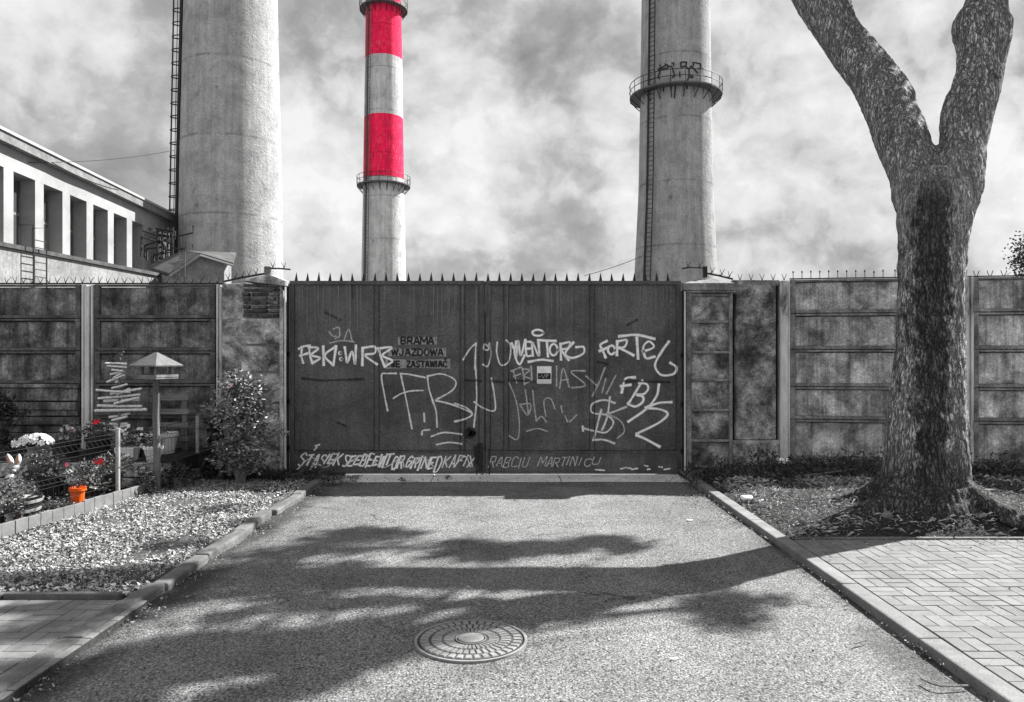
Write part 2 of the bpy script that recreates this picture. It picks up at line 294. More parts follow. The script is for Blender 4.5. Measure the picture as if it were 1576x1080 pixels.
# ---------------- mesh helpers ----------------
class MB:
    def __init__(s): s.v = []; s.f = []; s.uv = {}
    def quad(s, a, b, c, d):
        n = len(s.v); s.v += [tuple(a), tuple(b), tuple(c), tuple(d)]; s.f.append((n, n+1, n+2, n+3))
    def tri(s, a, b, c):
        n = len(s.v); s.v += [tuple(a), tuple(b), tuple(c)]; s.f.append((n, n+1, n+2))
    def box(s, x0, x1, y0, y1, z0, z1, rot=None, c=None):
        n = len(s.v); pts = [(x, y, z) for z in (z0, z1) for y in (y0, y1) for x in (x0, x1)]
        if rot is not None:
            c = Vector(c or ((x0+x1)/2, (y0+y1)/2, (z0+z1)/2)); pts = [tuple(rot @ (Vector(p)-c)+c) for p in pts]
        s.v += pts
        s.f += [(n, n+2, n+3, n+1), (n+4, n+5, n+7, n+6), (n, n+1, n+5, n+4), (n+2, n+6, n+7, n+3), (n, n+4, n+6, n+2), (n+1, n+3, n+7, n+5)]
        return s
    def hexa(s, b, tp):           # bottom 4 points, top 4 points (same order)
        n = len(s.v); s.v += [tuple(p) for p in b+tp]
        s.f += [(n+3, n+2, n+1, n), (n+4, n+5, n+6, n+7)] + [(n+i, n+(i+1) % 4, n+4+(i+1) % 4, n+4+i) for i in range(4)]
        return s
    def tube(s, pts, rad, n=8, cap=True, wob=None):
        pts = [Vector(p) for p in pts]; rad = rad if isinstance(rad, (list, tuple)) else [rad]*len(pts)
        b0 = len(s.v); ref = None
        for i, p in enumerate(pts):
            d = (pts[min(i+1, len(pts)-1)]-pts[max(i-1, 0)]).normalized()
            if ref is None: ref = d.orthogonal().normalized() if abs(d.z) < .9 else Vector((1, 0, 0))
            u = (ref-d*ref.dot(d)).normalized(); ref = u; v = d.cross(u)
            for k in range(n):
                a = 2*math.pi*k/n; r = rad[i]*(wob(i, a) if wob else 1); s.v.append(tuple(p+(u*math.cos(a)+v*math.sin(a))*r))
        for i in range(len(pts)-1):
            for k in range(n):
                a = b0+i*n+k; b = b0+i*n+(k+1) % n; s.f.append((a, b, b+n, a+n))
        if cap:
            s.f.append(tuple(b0+k for k in reversed(range(n)))); e = b0+(len(pts)-1)*n; s.f.append(tuple(e+k for k in range(n)))
        return s
    def lathe(s, c, prof, n=24, sq=0):
        b0 = len(s.v); c = Vector(c)
        for r, z in prof:
            for k in range(n): a = 2*math.pi*k/n; s.v.append((c.x+r*math.cos(a), c.y+r*math.sin(a), c.z+z))
        for i in range(len(prof)-1):
            for k in range(n): a = b0+i*n+k; b = b0+i*n+(k+1) % n; s.f.append((a, b, b+n, a+n))
        s.f.append(tuple(b0+k for k in reversed(range(n)))); e = b0+(len(prof)-1)*n; s.f.append(tuple(e+k for k in range(n)))
        return s
    def ball(s, c, rx, ry, rz, n=12, m_=8):
        return s.lathe(c, [(0.0001, 0)], 3) if False else s._ball(Vector(c), rx, ry, rz, n, m_)
    def _ball(s, c, rx, ry, rz, n, m_):
        b0 = len(s.v)
        for i in range(m_+1):
            ph = math.pi*i/m_
            for k in range(n):
                a = 2*math.pi*k/n; s.v.append((c.x+rx*max(math.sin(ph), .001)*math.cos(a), c.y+ry*max(math.sin(ph), .001)*math.sin(a), c.z-rz*math.cos(ph)))
        for i in range(m_):
            for k in range(n): a = b0+i*n+k; b = b0+i*n+(k+1) % n; s.f.append((a, b, b+n, a+n))
        return s
    def leaf(s, c, l, wd, d=None, up=None):
        d = d or Vector((random.gauss(0, 1), random.gauss(0, 1), random.gauss(0, .7))).normalized()
        o = d.orthogonal().normalized(); o.rotate(Matrix.Rotation(random.uniform(0, 6.28), 3, d)); q = d.cross(o)
        c = Vector(c); a = c-d*l*.5; b = c+d*l*.5; k = q*wd*.25
        n = len(s.v); s.v += [tuple(a), tuple(c+o*wd*.5+k), tuple(b), tuple(c-o*wd*.5+k)]; s.f += [(n, n+1, n+2), (n, n+2, n+3)]
    def build(s, name, m, parent=None, smooth=False, bevel=0, loc=None):
        me = bpy.data.meshes.new(name); me.from_pydata(s.v, [], s.f)
        if s.uv:
            ul = me.uv_layers.new(name='UVMap')
            for lp in me.loops: ul.data[lp.index].uv = s.uv.get(lp.vertex_index, (0, 0))
        me.materials.append(m); me.update()
        if smooth:
            me.polygons.foreach_set('use_smooth', [True]*len(me.polygons)); me.set_sharp_from_angle(angle=R(40))
        o = bpy.data.objects.new(name, me); C.objects.link(o)
        if parent: o.parent = parent
        if loc: o.location = loc
        if bevel:
            b = o.modifiers.new('bevel', 'BEVEL'); b.width = bevel; b.segments = 2; b.limit_method = 'ANGLE'
        return o
def box(x0, x1, y0, y1, z0, z1): return MB().box(x0, x1, y0, y1, z0, z1)
def tag(o, label=None, cat=None, group=None, kind=None):
    for k, v in (('label', label), ('category', cat), ('group', group), ('kind', kind)):
        if v: o[k] = v
    return o
def thing(name, label, cat, loc=(0, 0, 0), rz=0, group=None):
    o = bpy.data.objects.new(name, None); C.objects.link(o); o.location = loc; o.rotation_euler = (0, 0, rz); o.empty_display_size = .1
    return tag(o, label, cat, group)
def struct(o): o['kind'] = 'structure'; return o
def smooth_path(pts, k=6, closed=False):
    if len(pts) < 3: 
        a, b = Vector(pts[0]), Vector(pts[-1]); return [a.lerp(b, i/k) for i in range(k+1)]
    p = [Vector(q) for q in pts]; out = []
    for i in range(len(p)-1):
        p0 = p[i-1] if i else p[i]*2-p[i+1]; p1 = p[i]; p2 = p[i+1]; p3 = p[i+2] if i+2 < len(p) else p[i+1]*2-p[i]
        for j in range(k):
            u = j/k; out.append(.5*((2*p1)+(-p0+p2)*u+(2*p0-5*p1+4*p2-p3)*u*u+(-p0+3*p1-3*p2+p3)*u**3))
    out.append(p[-1]); return out

# ================= SETTING =================
GY = 10.2
struct(MB().box(-600, 600, -40, 1500, -.6, -.03).build('ground', M['ground']))
rd = MB(); nx, ny = 24, 60
for j in range(ny):
    for i in range(nx):
        def q(i, j):
            x = -2.45+4.75*i/nx; y = -3+12.66*j/ny; return (x, y, .012*mn.noise(Vector((x*.8, y*.8, 0))))
        n = len(rd.v); rd.v += [q(i, j), q(i+1, j), q(i+1, j+1), q(i, j+1)]; rd.f.append((n, n+1, n+2, n+3))
struct(rd.build('road', M['asphalt'], smooth=True))
th = MB()
xs = [-3.0, -1.02, .62, 2.5]
for a, b in zip(xs, xs[1:]): th.box(a+.006, b-.006, 9.66, 10.75, -.02, .012)
struct(th.build('threshold_strip', M['slab'], bevel=.006))
# beds
def bed_z(x, y):            # right-hand bed heaves up round the tree
    d = math.hypot((x-3.95)*.8, (y-7.25)); base = .045
    if x > 0: base += .2*math.exp(-(d/.75)**2)+.05*max(0, min(1, (y-7.5)/2))+.03*max(0, min(1, (y-6.55)/.4))
    e = max(0, min(1, (x-2.34)/.3, (y-6.52)/.16)); e = e*e*(3-2*e)
    return .03+(base-.03 + .018*mn.noise(Vector((x*2.3, y*2.3, 3))))*e
def sheet(x0, x1, y0, y1, st_, zf, name, m_):
    b = MB(); nx = int((x1-x0)/st_); ny = int((y1-y0)/st_)
    for j in range(ny+1):
        for i in range(nx+1):
            x = x0+(x1-x0)*i/nx; y = y0+(y1-y0)*j/ny; b.v.append((x, y, zf(x, y)))
    for j in range(ny):
        for i in range(nx): n = j*(nx+1)+i; b.f.append((n, n+1, n+nx+2, n+nx+1))
    return b.build(name, m_, smooth=True)
struct(sheet(2.34, 9.0, 6.5, 10.6, .1, bed_z, 'tree_bed', M['soil']))
struct(sheet(-4.2, -2.46, 4.98, 9.9, .12, lambda x, y: .035+.012*mn.noise(Vector((x*2, y*2, 0))), 'bark_bed', M['bedbase']))
struct(sheet(-9.0, -4.17, 4.5, 10.6, .15, lambda x, y: .05+.02*mn.noise(Vector((x*2, y*2, 0))), 'garden_soil', M['soil']))
struct(MB().box(-3.9, -2.2, 9.6, 10.6, -.1, .04).build('wall_foot_soil', M['soil']))
struct(MB().box(2.2, 3.0, 9.8, 10.6, -.1, .04).build('wall_foot_earth', M['soil']))
# pavers (basket weave)
def paving(x0, x1, y0, y1, name, base, cell=.186):
    b = MB(); g = .003; nx = int((x1-x0)/cell)+1; ny = int((y1-y0)/cell)+1
    for i in range(nx):
        for j in range(ny):
            cx = x0+i*cell; cy = y1-(j+1)*cell
            for k in range(2):
                if (i+j) % 2: a = (cx+g, cx+cell-g, cy+k*cell/2+g, cy+(k+1)*cell/2-g)
                else: a = (cx+k*cell/2+g, cx+(k+1)*cell/2-g, cy+g, cy+cell-g)
                z = .052+random.uniform(-.0015, .0015)+.006*mn.noise(Vector((cx, cy, 0)))
                rt = Matrix.Rotation(random.uniform(-.008, .008), 3, 'X') @ Matrix.Rotation(random.uniform(-.008, .008), 3, 'Y')
                b.box(*a, 0.0, z, rot=rt)
    o = b.build(name, M['paver'], bevel=.003); struct(o)
    struct(MB().box(x0-.01, x0+nx*cell, y0-cell, y1, -.05, .043).build(base, M['joint']))
paving(2.345, 8.5, 2.6, 6.44, 'paving', 'paving_bed')
paving(-6.2, -2.46, 2.6, 4.86, 'side_paving', 'side_paving_bed')
kb = MB()
def kstone(b, x0, x1, y0, y1, h, ang=0, dx=0):
    rt = Matrix.Rotation(ang, 3, 'Z') @ Matrix.Rotation(random.uniform(-.02, .02), 3, 'Y'); b.box(x0+dx, x1+dx, y0, y1, -.1, h, rot=rt)
y = 2.2
for k, (L, ang, dx) in enumerate([(1., 0, 0), (1., .004, 0), (1., -.006, .0), (.75, .02, .01), (.8, -.035, 0.015), (.9, .05, -.02), (.9, -.03, .02), (.7, .03, .0), (.62, -.02, .015)]):
    kstone(kb, -2.455, -2.335, y+.004, y+L-.004, .062+random.uniform(-.006, .006), ang, dx); y += L
ok = kb.build('kerb', M['kerb'], bevel=.018); struct(ok)
kb = MB(); y = 2.2
for k in range(8): kstone(kb, 2.215, 2.335, y+.003, y+.997, .058+random.uniform(-.002, .002), random.uniform(-.003, .003)); y += 1.
struct(kb.build('kerb', M['kerb_pale'], bevel=.012))
kb = MB(); xx = -6.2
while xx < -2.5: kb.box(xx+.004, min(xx+.98, -2.5), 4.90+.02*math.sin(xx*3), 4.95+.02*math.sin(xx*3), -.05, .078); xx += .985
struct(kb.build('edging_kerb', M['kerb'], bevel=.008))
kb = MB(); xx = 2.4
while xx < 8.5: kb.box(xx+.004, xx+.98, 6.46, 6.51, -.05, .062); xx += .985
struct(kb.build('edging_kerb', M['kerb'], bevel=.008))

# loose chips and litter
def chips(n, x0, x1, y0, y1, zf, lmin, lmax, name, m_, kind='stuff', dens=None, thin=.45):
    b = MB(); k = 0
    while k < n:
        x = random.uniform(x0, x1); y = random.uniform(y0, y1)
        if dens and random.random() > dens(x, y): continue
        k += 1
        l = random.uniform(lmin, lmax); wd = l*random.uniform(.2, thin+.25); a = random.uniform(0, 6.28)
        tx, ty = random.gauss(0, .33), random.gauss(0, .33); z = zf(x, y)+random.uniform(.002, .016)
        n0 = len(b.v); ring = []
        for q in range(5):
            th_ = q*2*math.pi/5+random.uniform(-.35, .35); r = random.uniform(.75, 1.1)
            u = l*.5*math.cos(th_)*r; v = wd*.5*math.sin(th_)*r
            px = u*math.cos(a)-v*math.sin(a); py = u*math.sin(a)+v*math.cos(a); ring.append((x+px, y+py, z+px*tx+py*ty+.004*math.cos(2*th_)))
        b.v += ring; b.f.append(tuple(range(n0, n0+5)))
    o = b.build(name, m_); tag(o, kind=kind); return o
fence_x = lambda y: -4.33+(y-6.3)*.105
o = chips(21000, -4.75, -2.47, 4.98, 9.55, lambda x, y: .045, .016, .048, 'wood_chips', M['chip'], dens=lambda x, y: 1. if x > fence_x(y)+.03 and mn.noise(Vector((x*1.6, y*1.6, 5))) > -.42+.2*random.random() else .12 if x > fence_x(y)+.03 else 0)
tag(o, 'pale wood chips covering the bed between the left kerb and the garden edging', 'wood chips')
o = chips(19000, 2.36, 8.0, 6.53, 10.1, lambda x, y: bed_z(x, y), .012, .042, 'mulch', M['mulch'], dens=lambda x, y: .95 if y < 9.2 else .25, thin=.2)
tag(o, 'dry mulch and twigs round the foot of the big tree', 'mulch')
o = chips(1500, -8.0, -4.3, 6.0, 8.8, lambda x, y: .055, .02, .05, 'garden_mulch', M['mulch'], dens=lambda x, y: 1. if x < fence_x(y)-.03 else 0)
tag(o, 'dark bark litter on the soil behind the garden edging', 'mulch')
def ldens(x, y):
    e = min(abs(x+2.3), abs(x-2.2)*(1.3 if y > 7 else 2)); n_ = mn.noise(Vector((x*3, y*3, 0)))
    v = math.exp(-(e/.12)**2)*(.7+n_)
    if y > 7.2 and x > 1.6: v += .65*math.exp(-((x-2.2)/.35)**2)
    if y > 9.3: v += .25
    return v+.006
o = chips(2600, -2.34, 2.21, 3.2, 9.9, lambda x, y: .014, .008, .034, 'leaf_litter', M['mulch'], dens=ldens, thin=.3)
tag(o, 'small dry leaves and grit gathered on the road beside the kerbs', 'leaf litter')
o = chips(900, 2.36, 6.5, 3.2, 6.5, lambda x, y: .053, .006, .03, 'paving_litter', M['mulch'], dens=lambda x, y: math.exp(-((y-6.45)/.22)**2)+.03+.25*math.exp(-((x-2.36)/.04)**2), thin=.3)
tag(o, 'dry leaf bits scattered along the top of the right paving', 'leaf litter')

# manhole cover
mc = G(725, 986); 
t_ = thing('manhole_cover', 'round cast iron manhole cover with radial ribs set in the asphalt', 'manhole cover', (mc.x, mc.y, .007))
MB().lathe((0, 0, 0), [(.30, -.02), (.30, .004), (.315, .004), (.315, -.02)], 64).build('frame_ring', M['cast'], t_, True)
MB().lathe((0, 0, 0), [(.29, -.02), (.29, .003)], 64).build('cover_plate', M['cast_dark'], t_, True)
b = MB()
for r0, r1, n_, ph in ((.235, .284, 36, 0), (.165, .222, 36, .5), (.098, .155, 36, 0)):
    for k in range(n_):
        a = 2*math.pi*(k+ph)/n_; wi = math.pi*r0/n_*.74; wo = math.pi*r1/n_*.74
        ca, sa = math.cos(a), math.sin(a)
        def pp(r, w_, z): return (r*ca-w_*sa, r*sa+w_*ca, z)
        b.hexa([pp(r0, -wi, .002), pp(r1, -wo, .002), pp(r1, wo, .002), pp(r0, wi, .002)], [pp(r0+.003, -wi*.8, .008), pp(r1-.004, -wo*.8, .008), pp(r1-.004, wo*.8, .008), pp(r0+.003, wi*.8, .008)])
b.build('rib_pattern', M['cast'], t_)
MB().lathe((0, 0, 0), [(.072, .0), (.072, .011), (.066, .014), (.001, .014)], 40).build('centre_boss', M['cast'], t_, True)
MB().lathe((0, 0, 0), [(.086, .0), (.086, .009), (.08, .009), (.08, .0)], 40).build('inner_ring', M['cast'], t_, True)

# ================= WALLS =================
def vspike(b, x, y, z, s=.085, spread=.035, tilt=0):
    for sg in (-1, 1):
        b.tube([(x, y, z), (x+sg*spread*.4, y, z+s*.45), (x+sg*spread+tilt, y+random.uniform(-.01, .01), z+s)], [.0055, .005, .0025], 5)
def panel_mesh(x0, x1, z0, z1, y, pm, rimm, root, seedless=None, rim=.045):
    ex = random.uniform(-.006, .006); y += ex
    b = MB(); b.box(x0+rim*1.5, x1-rim*1.5, y+.024, y+.05, z0+rim, z1-.045)
    nf = len(b.f)
    b.box(x0, x0+rim*1.5, y-.012, y+.05, z0+.004, z1-.004); b.box(x1-rim*1.5, x1, y-.012, y+.05, z0+.004, z1-.004)
    b.box(x0+rim*1.5, x1-rim*1.5, y-.014, y+.05, z0+.004, z0+rim); b.box(x0+rim*1.5, x1-rim*1.5, y-.014, y+.05, z1-.034, z1-.006)
    o = b.build('panel', pm, root); o.data.materials.append(rimm)
    for k, p in enumerate(o.data.polygons): p.material_index = 1 if k >= nf else 0
    bv = o.modifiers.new('bevel', 'BEVEL'); bv.width = .006; bv.segments = 2; bv.limit_method = 'ANGLE'
    return o
X = lambda px, Y=10.35: (px-CX)*Y/F
Z = lambda py, Y=10.35: CH+(HY-py)*Y/F
WY = 10.35
lw = thing('concrete_wall', 'dark stained concrete panel wall left of the gate, behind the little garden', 'wall', (X(170), WY, 0))
ox = X(170)
rows = [Z(437), Z(490), Z(540), Z(590), Z(640), Z(690), 0]
for bay, (a, b_) in enumerate([(-260, 124), (146, 331)]):
    for k in range(6):
        if bay == 0 and k in (3, 4): continue
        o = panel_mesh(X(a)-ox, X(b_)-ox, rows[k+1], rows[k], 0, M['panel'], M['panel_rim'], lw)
# broken lower slabs of the near-left bay
z = rows[3]; hs = [.05, .012, .17, .012, .10, .012, .085, .012, .1, .012, .09, .012, .11]
xr = X(124)-ox; xl = X(-260)-ox
sl = MB(); zz = z
for k, h in enumerate(hs):
    dy = (-.03 if k % 4 == 0 else .0 if k % 2 == 0 else .05); sh = random.uniform(0, .05)
    if k == 0: dy = -.05
    sl.box(xl, xr-sh, dy, .09, zz-h+.001, zz-.001, rot=Matrix.Rotation(random.uniform(-.006, .006), 3, 'Y')); zz -= h
tag(sl.build('slat_board', M['panel'], lw, bevel=.008), 'cracked lower boards with missing edges')
MB().box(xl, X(349)-ox-.001, .121, .15, 0.02, Z(441)).build('backing', M['plaster_dark'], lw)
for px0, px1 in ((125, 145), (332, 349)):
    b = MB(); w0 = X(px0)-ox; w1 = X(px1)-ox; b.box(w0+.012, w0+.042, -.02, .11, 0, Z(438)); b.box(w1-.036, w1-.012, -.02, .11, 0, Z(438)); b.box(w0+.056, w1-.056, -.03, .1, 0, Z(440))
    MB().box(w0, w1, .07, .112, 0, Z(441)).build('post_groove', M['iron'], lw)
    b.build('post', M['post'], lw, bevel=.006)
top = MB(); top.box(X(-260)-ox, X(345)-ox, .0, .07, Z(437)+.004, Z(435)); top.build('spike_rail', M['iron'], lw)
for k in range(26):
    b = MB(); px = 8+k*13.0
    if 128 < px < 130: continue
    vspike(b, X(px)-ox, .03, Z(435)-.004, random.uniform(.075, .1), random.uniform(.03, .045), random.uniform(-.02, .02)); b.build('spike', M['iron'], lw)

# left pillar
PY = 10.05
lp = thing('brick_pillar', 'left gate pillar with broken plaster and bare bricks at its top', 'pillar', (X(405, PY), PY, 0))
ox = X(405, PY); x_ = lambda px: X(px, PY)-ox; zp = lambda py: Z(py, PY)
MB().box(x_(374), x_(431), .065, .42, 0, zp(436)).build('mortar_core', M['mortar'], lp)
b = MB(); zc = zp(436); ch = (zp(436)-zp(489))/8
for k in range(8):
    off = (-.12 if k % 2 else 0); xx = x_(373)+off
    while xx < x_(430):
        L = .225 if random.random() < .75 else .105
        a, c = max(xx, x_(373)), min(xx+L, x_(430)); d = random.choice([-.022, -.01, 0, .012, .03])+random.uniform(-.008, .008)
        if k < 2 and xx < x_(385): d += .06
        if c-a > .03: b.box(a+random.uniform(0, .008), c-random.uniform(.010, .02), d, .3, zc-(k+1)*ch+random.uniform(.008, .016), zc-k*ch-random.uniform(.001, .008), rot=Matrix.Rotation(random.uniform(-.045, .045), 3, 'Y'))
        xx += L
b.build('brickwork', M['brick'], lp, bevel=.008)
for (y0, y1, dx, dy) in ((490, 529, 0, 0), (532, 571, 0, .01), (575, 618, .01, .0), (622, 740, 0, .008)):
    b = MB(); n_ = 14; xa, xb = x_(372)+dx, x_(431)
    za, zb_ = zp(y1), zp(y0)
    top_, bot = [], []
    for k in range(n_+1):
        x = xa+(xb-xa)*k/n_; top_.append((x, -.02+dy, zb_-abs(mn.noise(Vector((x*14, y0, 0))))*.02)); bot.append((x, -.02+dy, za+abs(mn.noise(Vector((x*14, y1, 1))))*.025 if y1 < 700 else 0))
    for k in range(n_):
        b.hexa([bot[k], bot[k+1], (bot[k+1][0], .035, bot[k+1][2]), (bot[k][0], .035, bot[k][2])], [top_[k], top_[k+1], (top_[k+1][0], .035, top_[k+1][2]), (top_[k][0], .035, top_[k][2])])
    b.build('plaster', M['plaster'], lp)
MB().box(x_(431)+.001, x_(437), -.025, .42, 0, zp(447)).build('corner_render', M['panel_r'], lp, bevel=.004)
MB().box(X(349)-ox+.002, x_(374)-.001, .12, .4, 0, zp(435)).build('side_render', M['plaster_dark'], lp, bevel=.01)
b = MB(); pk = (x_(415), zp(423))
b.hexa([(x_(372), -.05, zp(432)), (x_(440), -.05, zp(440)), (x_(440), .45, zp(440)), (x_(372), .45, zp(432))], [(x_(374), -.04, zp(431)), (x_(442), -.05, zp(432)), (x_(442), .45, zp(432)), (x_(374), .45, zp(431))])
b.hexa([(x_(380), -.03, zp(431)), (x_(440), -.04, zp(432)), (x_(440), .4, zp(432)), (x_(380), .4, zp(431))], [(x_(400), -.02, zp(424)), (x_(416), -.02, zp(423)), (x_(416), .38, zp(423)), (x_(400), .38, zp(424))])
b.build('coping', M['panel_r'], lp, bevel=.008)
br = thing('spike_bracket', 'bent iron spike bar over the left brick pillar', 'spiked bar', (x_(412)+ox, PY+.15, zp(424)))
b0 = Vector(br.location); c_ = lambda px, py: P(px, py, PY+.15)-b0
MB().tube([c_(345, 433), c_(372, 427), c_(407, 421)], .014, 6).tube([c_(417, 413), c_(430, 413), c_(447, 414.5)], .011, 6).build('bar', M['iron'], br)
MB().box(c_(407, 0).x, c_(417, 0).x, -.03, .03, c_(0, 425).z, c_(0, 410).z).build('upright', M['steel'], br, bevel=.01)
for px, py in ((351, 430), (362, 428), (373, 426), (383, 424), (394, 422), (420, 412), (437, 412.5)):
    b = MB(); q = c_(px, py); vspike(b, q.x, q.y, q.z, .08, .03, -.005); b.build('spike', M['iron'], br)

# right pillar
rp = thing('gate_pillar', 'right gate pillar of grey concrete with six sunken panels and a flat cap', 'pillar', (X(1092, PY), PY, 0))
ox = X(1092, PY)
MB().box(x_(1060), x_(1126), .02, .42, 0, zp(445)).build('core', M['plaster_dark'], rp)
b = MB()
b.box(x_(1056), x_(1064), -.02, .4, 0, zp(444)); b.box(x_(1122), x_(1127), -.02, .4, 0, zp(444))
yy = [444, 452, 493, 540, 583, 629, 676, 716]
for k, q in enumerate(yy):
    b.box(x_(1064)+.001, x_(1122)-.001, -.012 if k else -.03, .021, zp(q+(4 if k not in (0,) else 7)), zp(q))
b.box(x_(1058), x_(1125), -.03, .4, 0, zp(722))
b.build('frame_ribs', M['rim_r'], rp, bevel=.008)
b = MB(); b.box(x_(1051), x_(1130), -.07, .46, zp(447), zp(436)); b.box(x_(1055), x_(1126), -.045, .43, zp(450), zp(447)-.001)
b.hexa([(x_(1052), -.06, zp(436)), (x_(1129), -.06, zp(436)), (x_(1129), .45, zp(436)), (x_(1052), .45, zp(436))], [(x_(1078), .1, zp(428)), (x_(1102), .1, zp(428)), (x_(1102), .3, zp(428)), (x_(1078), .3, zp(428))])
b.build('cap', M['rim_r'], rp, bevel=.006)
rb = thing('spike_bracket', 'bent iron spike bar over the right concrete pillar', 'spiked bar', (X(1086, PY), PY+.15, zp(428)))
b0 = Vector(rb.location)
MB().tube([c_(1050, 413), c_(1062, 411), c_(1083, 412)], .012, 6).tube([c_(1088, 420), c_(1108, 424), c_(1128, 429)], .016, 6).build('bar', M['iron'], rb)
MB().box(c_(1082, 0).x, c_(1088, 0).x, -.025, .025, c_(0, 427).z, c_(0, 410).z).build('upright', M['iron'], rb)
for px, py in ((1059, 411), (1077, 411), (1096, 420), (1111, 423), (1123, 426)):
    b = MB(); q = c_(px, py); vspike(b, q.x, q.y, q.z, .08, .03, .01); b.build('spike', M['iron'], rb)

# infill slab + right wall
rw = thing('concrete_wall', 'paler weathered concrete panel wall right of the gate, behind the big tree', 'wall', (X(1160, 10.3), 10.3, 0))
ox = X(1160, 10.3); xr_ = lambda px: X(px, 10.3)-ox; zr = lambda py: Z(py, 10.3)
b = MB(); b.box(xr_(1132), xr_(1193), -.03, .06, zr(676), zr(431)); b.box(xr_(1127), xr_(1132), -.03, .06, zr(452), zr(431)); b.box(xr_(1127), xr_(1199), -.028, .06, 0, zr(677)); b.box(xr_(1193)+.001, xr_(1198), -.03, .06, zr(440), zr(431))
b.build('slab', M['plaster_dark'], rw, bevel=.006)
MB().box(xr_(1126), xr_(1199), .061, .09, 0, zr(436)).build('backing', M['iron'], rw)
b = MB(); b.box(xr_(1199), xr_(1211), -.05, .1, zr(704), zr(432)); b.box(xr_(1212), xr_(1215), -.03, .1, zr(704), zr(432)); b.build('post', M['post'], rw, bevel=.006)
hd = Vector((2.87, -.42, 0)).normalized(); ra = math.atan2(hd.y, hd.x)
org = Vector((X(1216, 10.3)-ox, 0, 0))
seg = bpy.data.objects.new('wall_bay', None); C.objects.link(seg); seg.location = org; seg.rotation_euler = (0, 0, ra); seg.parent = rw

zt = [2.60, 2.145, 1.665, 1.17, .735, .20]
for (a, b_) in ((0.0, 2.16), (2.27, 5.2)):
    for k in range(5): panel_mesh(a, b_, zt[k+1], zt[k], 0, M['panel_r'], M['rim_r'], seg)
    MB().box(a+.01, b_-.01, .061, .09, 0, 2.59).build('backing', M['plaster_dark'], seg)
    MB().box(a, b_, .0, .05, -.05, .2).build('plinth', M['plaster_dark'], seg)
b = MB(); b.box(2.165, 2.205, -.04, .1, .1, 2.6); b.box(2.235, 2.265, -.04, .1, .1, 2.6); b.box(2.205, 2.235, -.01, .1, .1, 2.59); b.build('post', M['post'], seg, bevel=.006)
MB().box(0, 5.2, .0, .05, 2.603, 2.615).build('spike_rail', M['iron'], seg)
for k in range(5):
    b = MB(); px = 1140+k*17; vspike(b, xr_(px), .03, zr(431), .09, .032); b.build('spike', M['iron'], rw)
for k in range(13):
    px = 1221+k*12.9+(4 if k > 10 else 0); x = (px-1216)/F*10.3*1.015; b = MB(); h = .085 if k != 9 else .07
    b.tube([(x, .025, 2.6), (x, .025, 2.6+h)], .005, 5); b.lathe((x, .025, 2.6+h), [(.004, 0), (.013, .012), (.002, .034)], 6); b.build('spike', M['iron'], seg)
for k in range(14):
    x = 2.32+k*.165; b = MB(); n_ = 6
    hgt = .07; pts = [(x-.035+.07*i/n_, .025, 2.612+hgt*((2*i/n_-1)**2)) for i in range(n_+1)]; b.tube(pts, .005, 5); b.build('spike', M['iron'], seg)

# ================= GATE =================
gs = GY/F
bars_px = [(447, 453), (577, 583), (709, 715), (738, 745.5), (747.5, 754), (776, 782), (908, 914), (1041, 1048)]
gx = lambda px: (px-CX)*gs
gz = lambda py: CH+(HY-py)*gs
def gate_y(x):
    for a, b_ in bars_px:
        if gx(a)-.016 < x < gx(b_)+.016: return GY-.012
    return GY
def in_frame(z): return z > gz(441) or abs(z-gz(695)) < .022 or z < gz(722)
leafs = {}
def make_leaf(x0, x1, label, key, bars):
    g = thing('gate_leaf', label, 'gate', (gx((x0+x1)/2), GY, gz(729.2)), group='leaves of the steel gate')
    o0 = Vector(g.location)
    MB().box(gx(x0)-o0.x, gx(x1)-o0.x, 0, .012, 0, gz(433)-o0.z).build('sheet', M['gate'], g)
    for a, b_ in bars: MB().box(gx(a)-o0.x, gx(b_)-o0.x, -.011, -.0005, .034, gz(438)-o0.z-.001).build('upright_bar', M['gate_bar'], g, bevel=.002)
    MB().box(gx(x0)-o0.x, gx(x1)-o0.x, -.014, -.0003, gz(438)-o0.z, gz(432)-o0.z).build('top_rail', M['gate_bar'], g, bevel=.003)
    MB().box(gx(x0)-o0.x, gx(x1)-o0.x, -.013, -.0003, 0, .033).build('bottom_rail', M['gate_bar'], g, bevel=.003)
    MB().box(gx(x0)-o0.x, gx(x1)-o0.x, -.0085, -.0004, gz(697)-o0.z, gz(694)-o0.z).build('middle_rail', M['gate_bar'], g, bevel=.002)
    n_ = 17
    for k in range(n_):
        x = gx(x0+ (10 if key == 0 else 4) + k*17.3)-o0.x; z0 = gz(432)-o0.z; h = random.uniform(.10, .115); s_ = .022; tl = random.uniform(-.006, .006)
        MB().hexa([(x-s_, -.004, z0), (x+s_, -.004, z0), (x+s_, .002, z0), (x-s_, .002, z0)], [(x-.002+tl, -.002, z0+h), (x+.002+tl, -.002, z0+h), (x+.002+tl, .001, z0+h), (x-.002+tl, .001, z0+h)]).build('spike', M['iron'], g)
    leafs[key] = g; return g
make_leaf(446, 745.7, 'left leaf of the dark steel gate, carrying the stencilled words', 0, bars_px[:4])
make_leaf(747.3, 1048, 'right leaf of the dark steel gate, carrying the small paper notice', 1, bars_px[4:])
for g, px in ((0, 734), (1, 753)):
    gl = leafs[g]; o0 = Vector(gl.location)
    MB().tube([(gx(px)-o0.x, -.02, gz(690)-o0.z), (gx(px)-o0.x, -.02, .012-o0.z)], .008, 8).build('drop_bolt', M['iron'], gl)
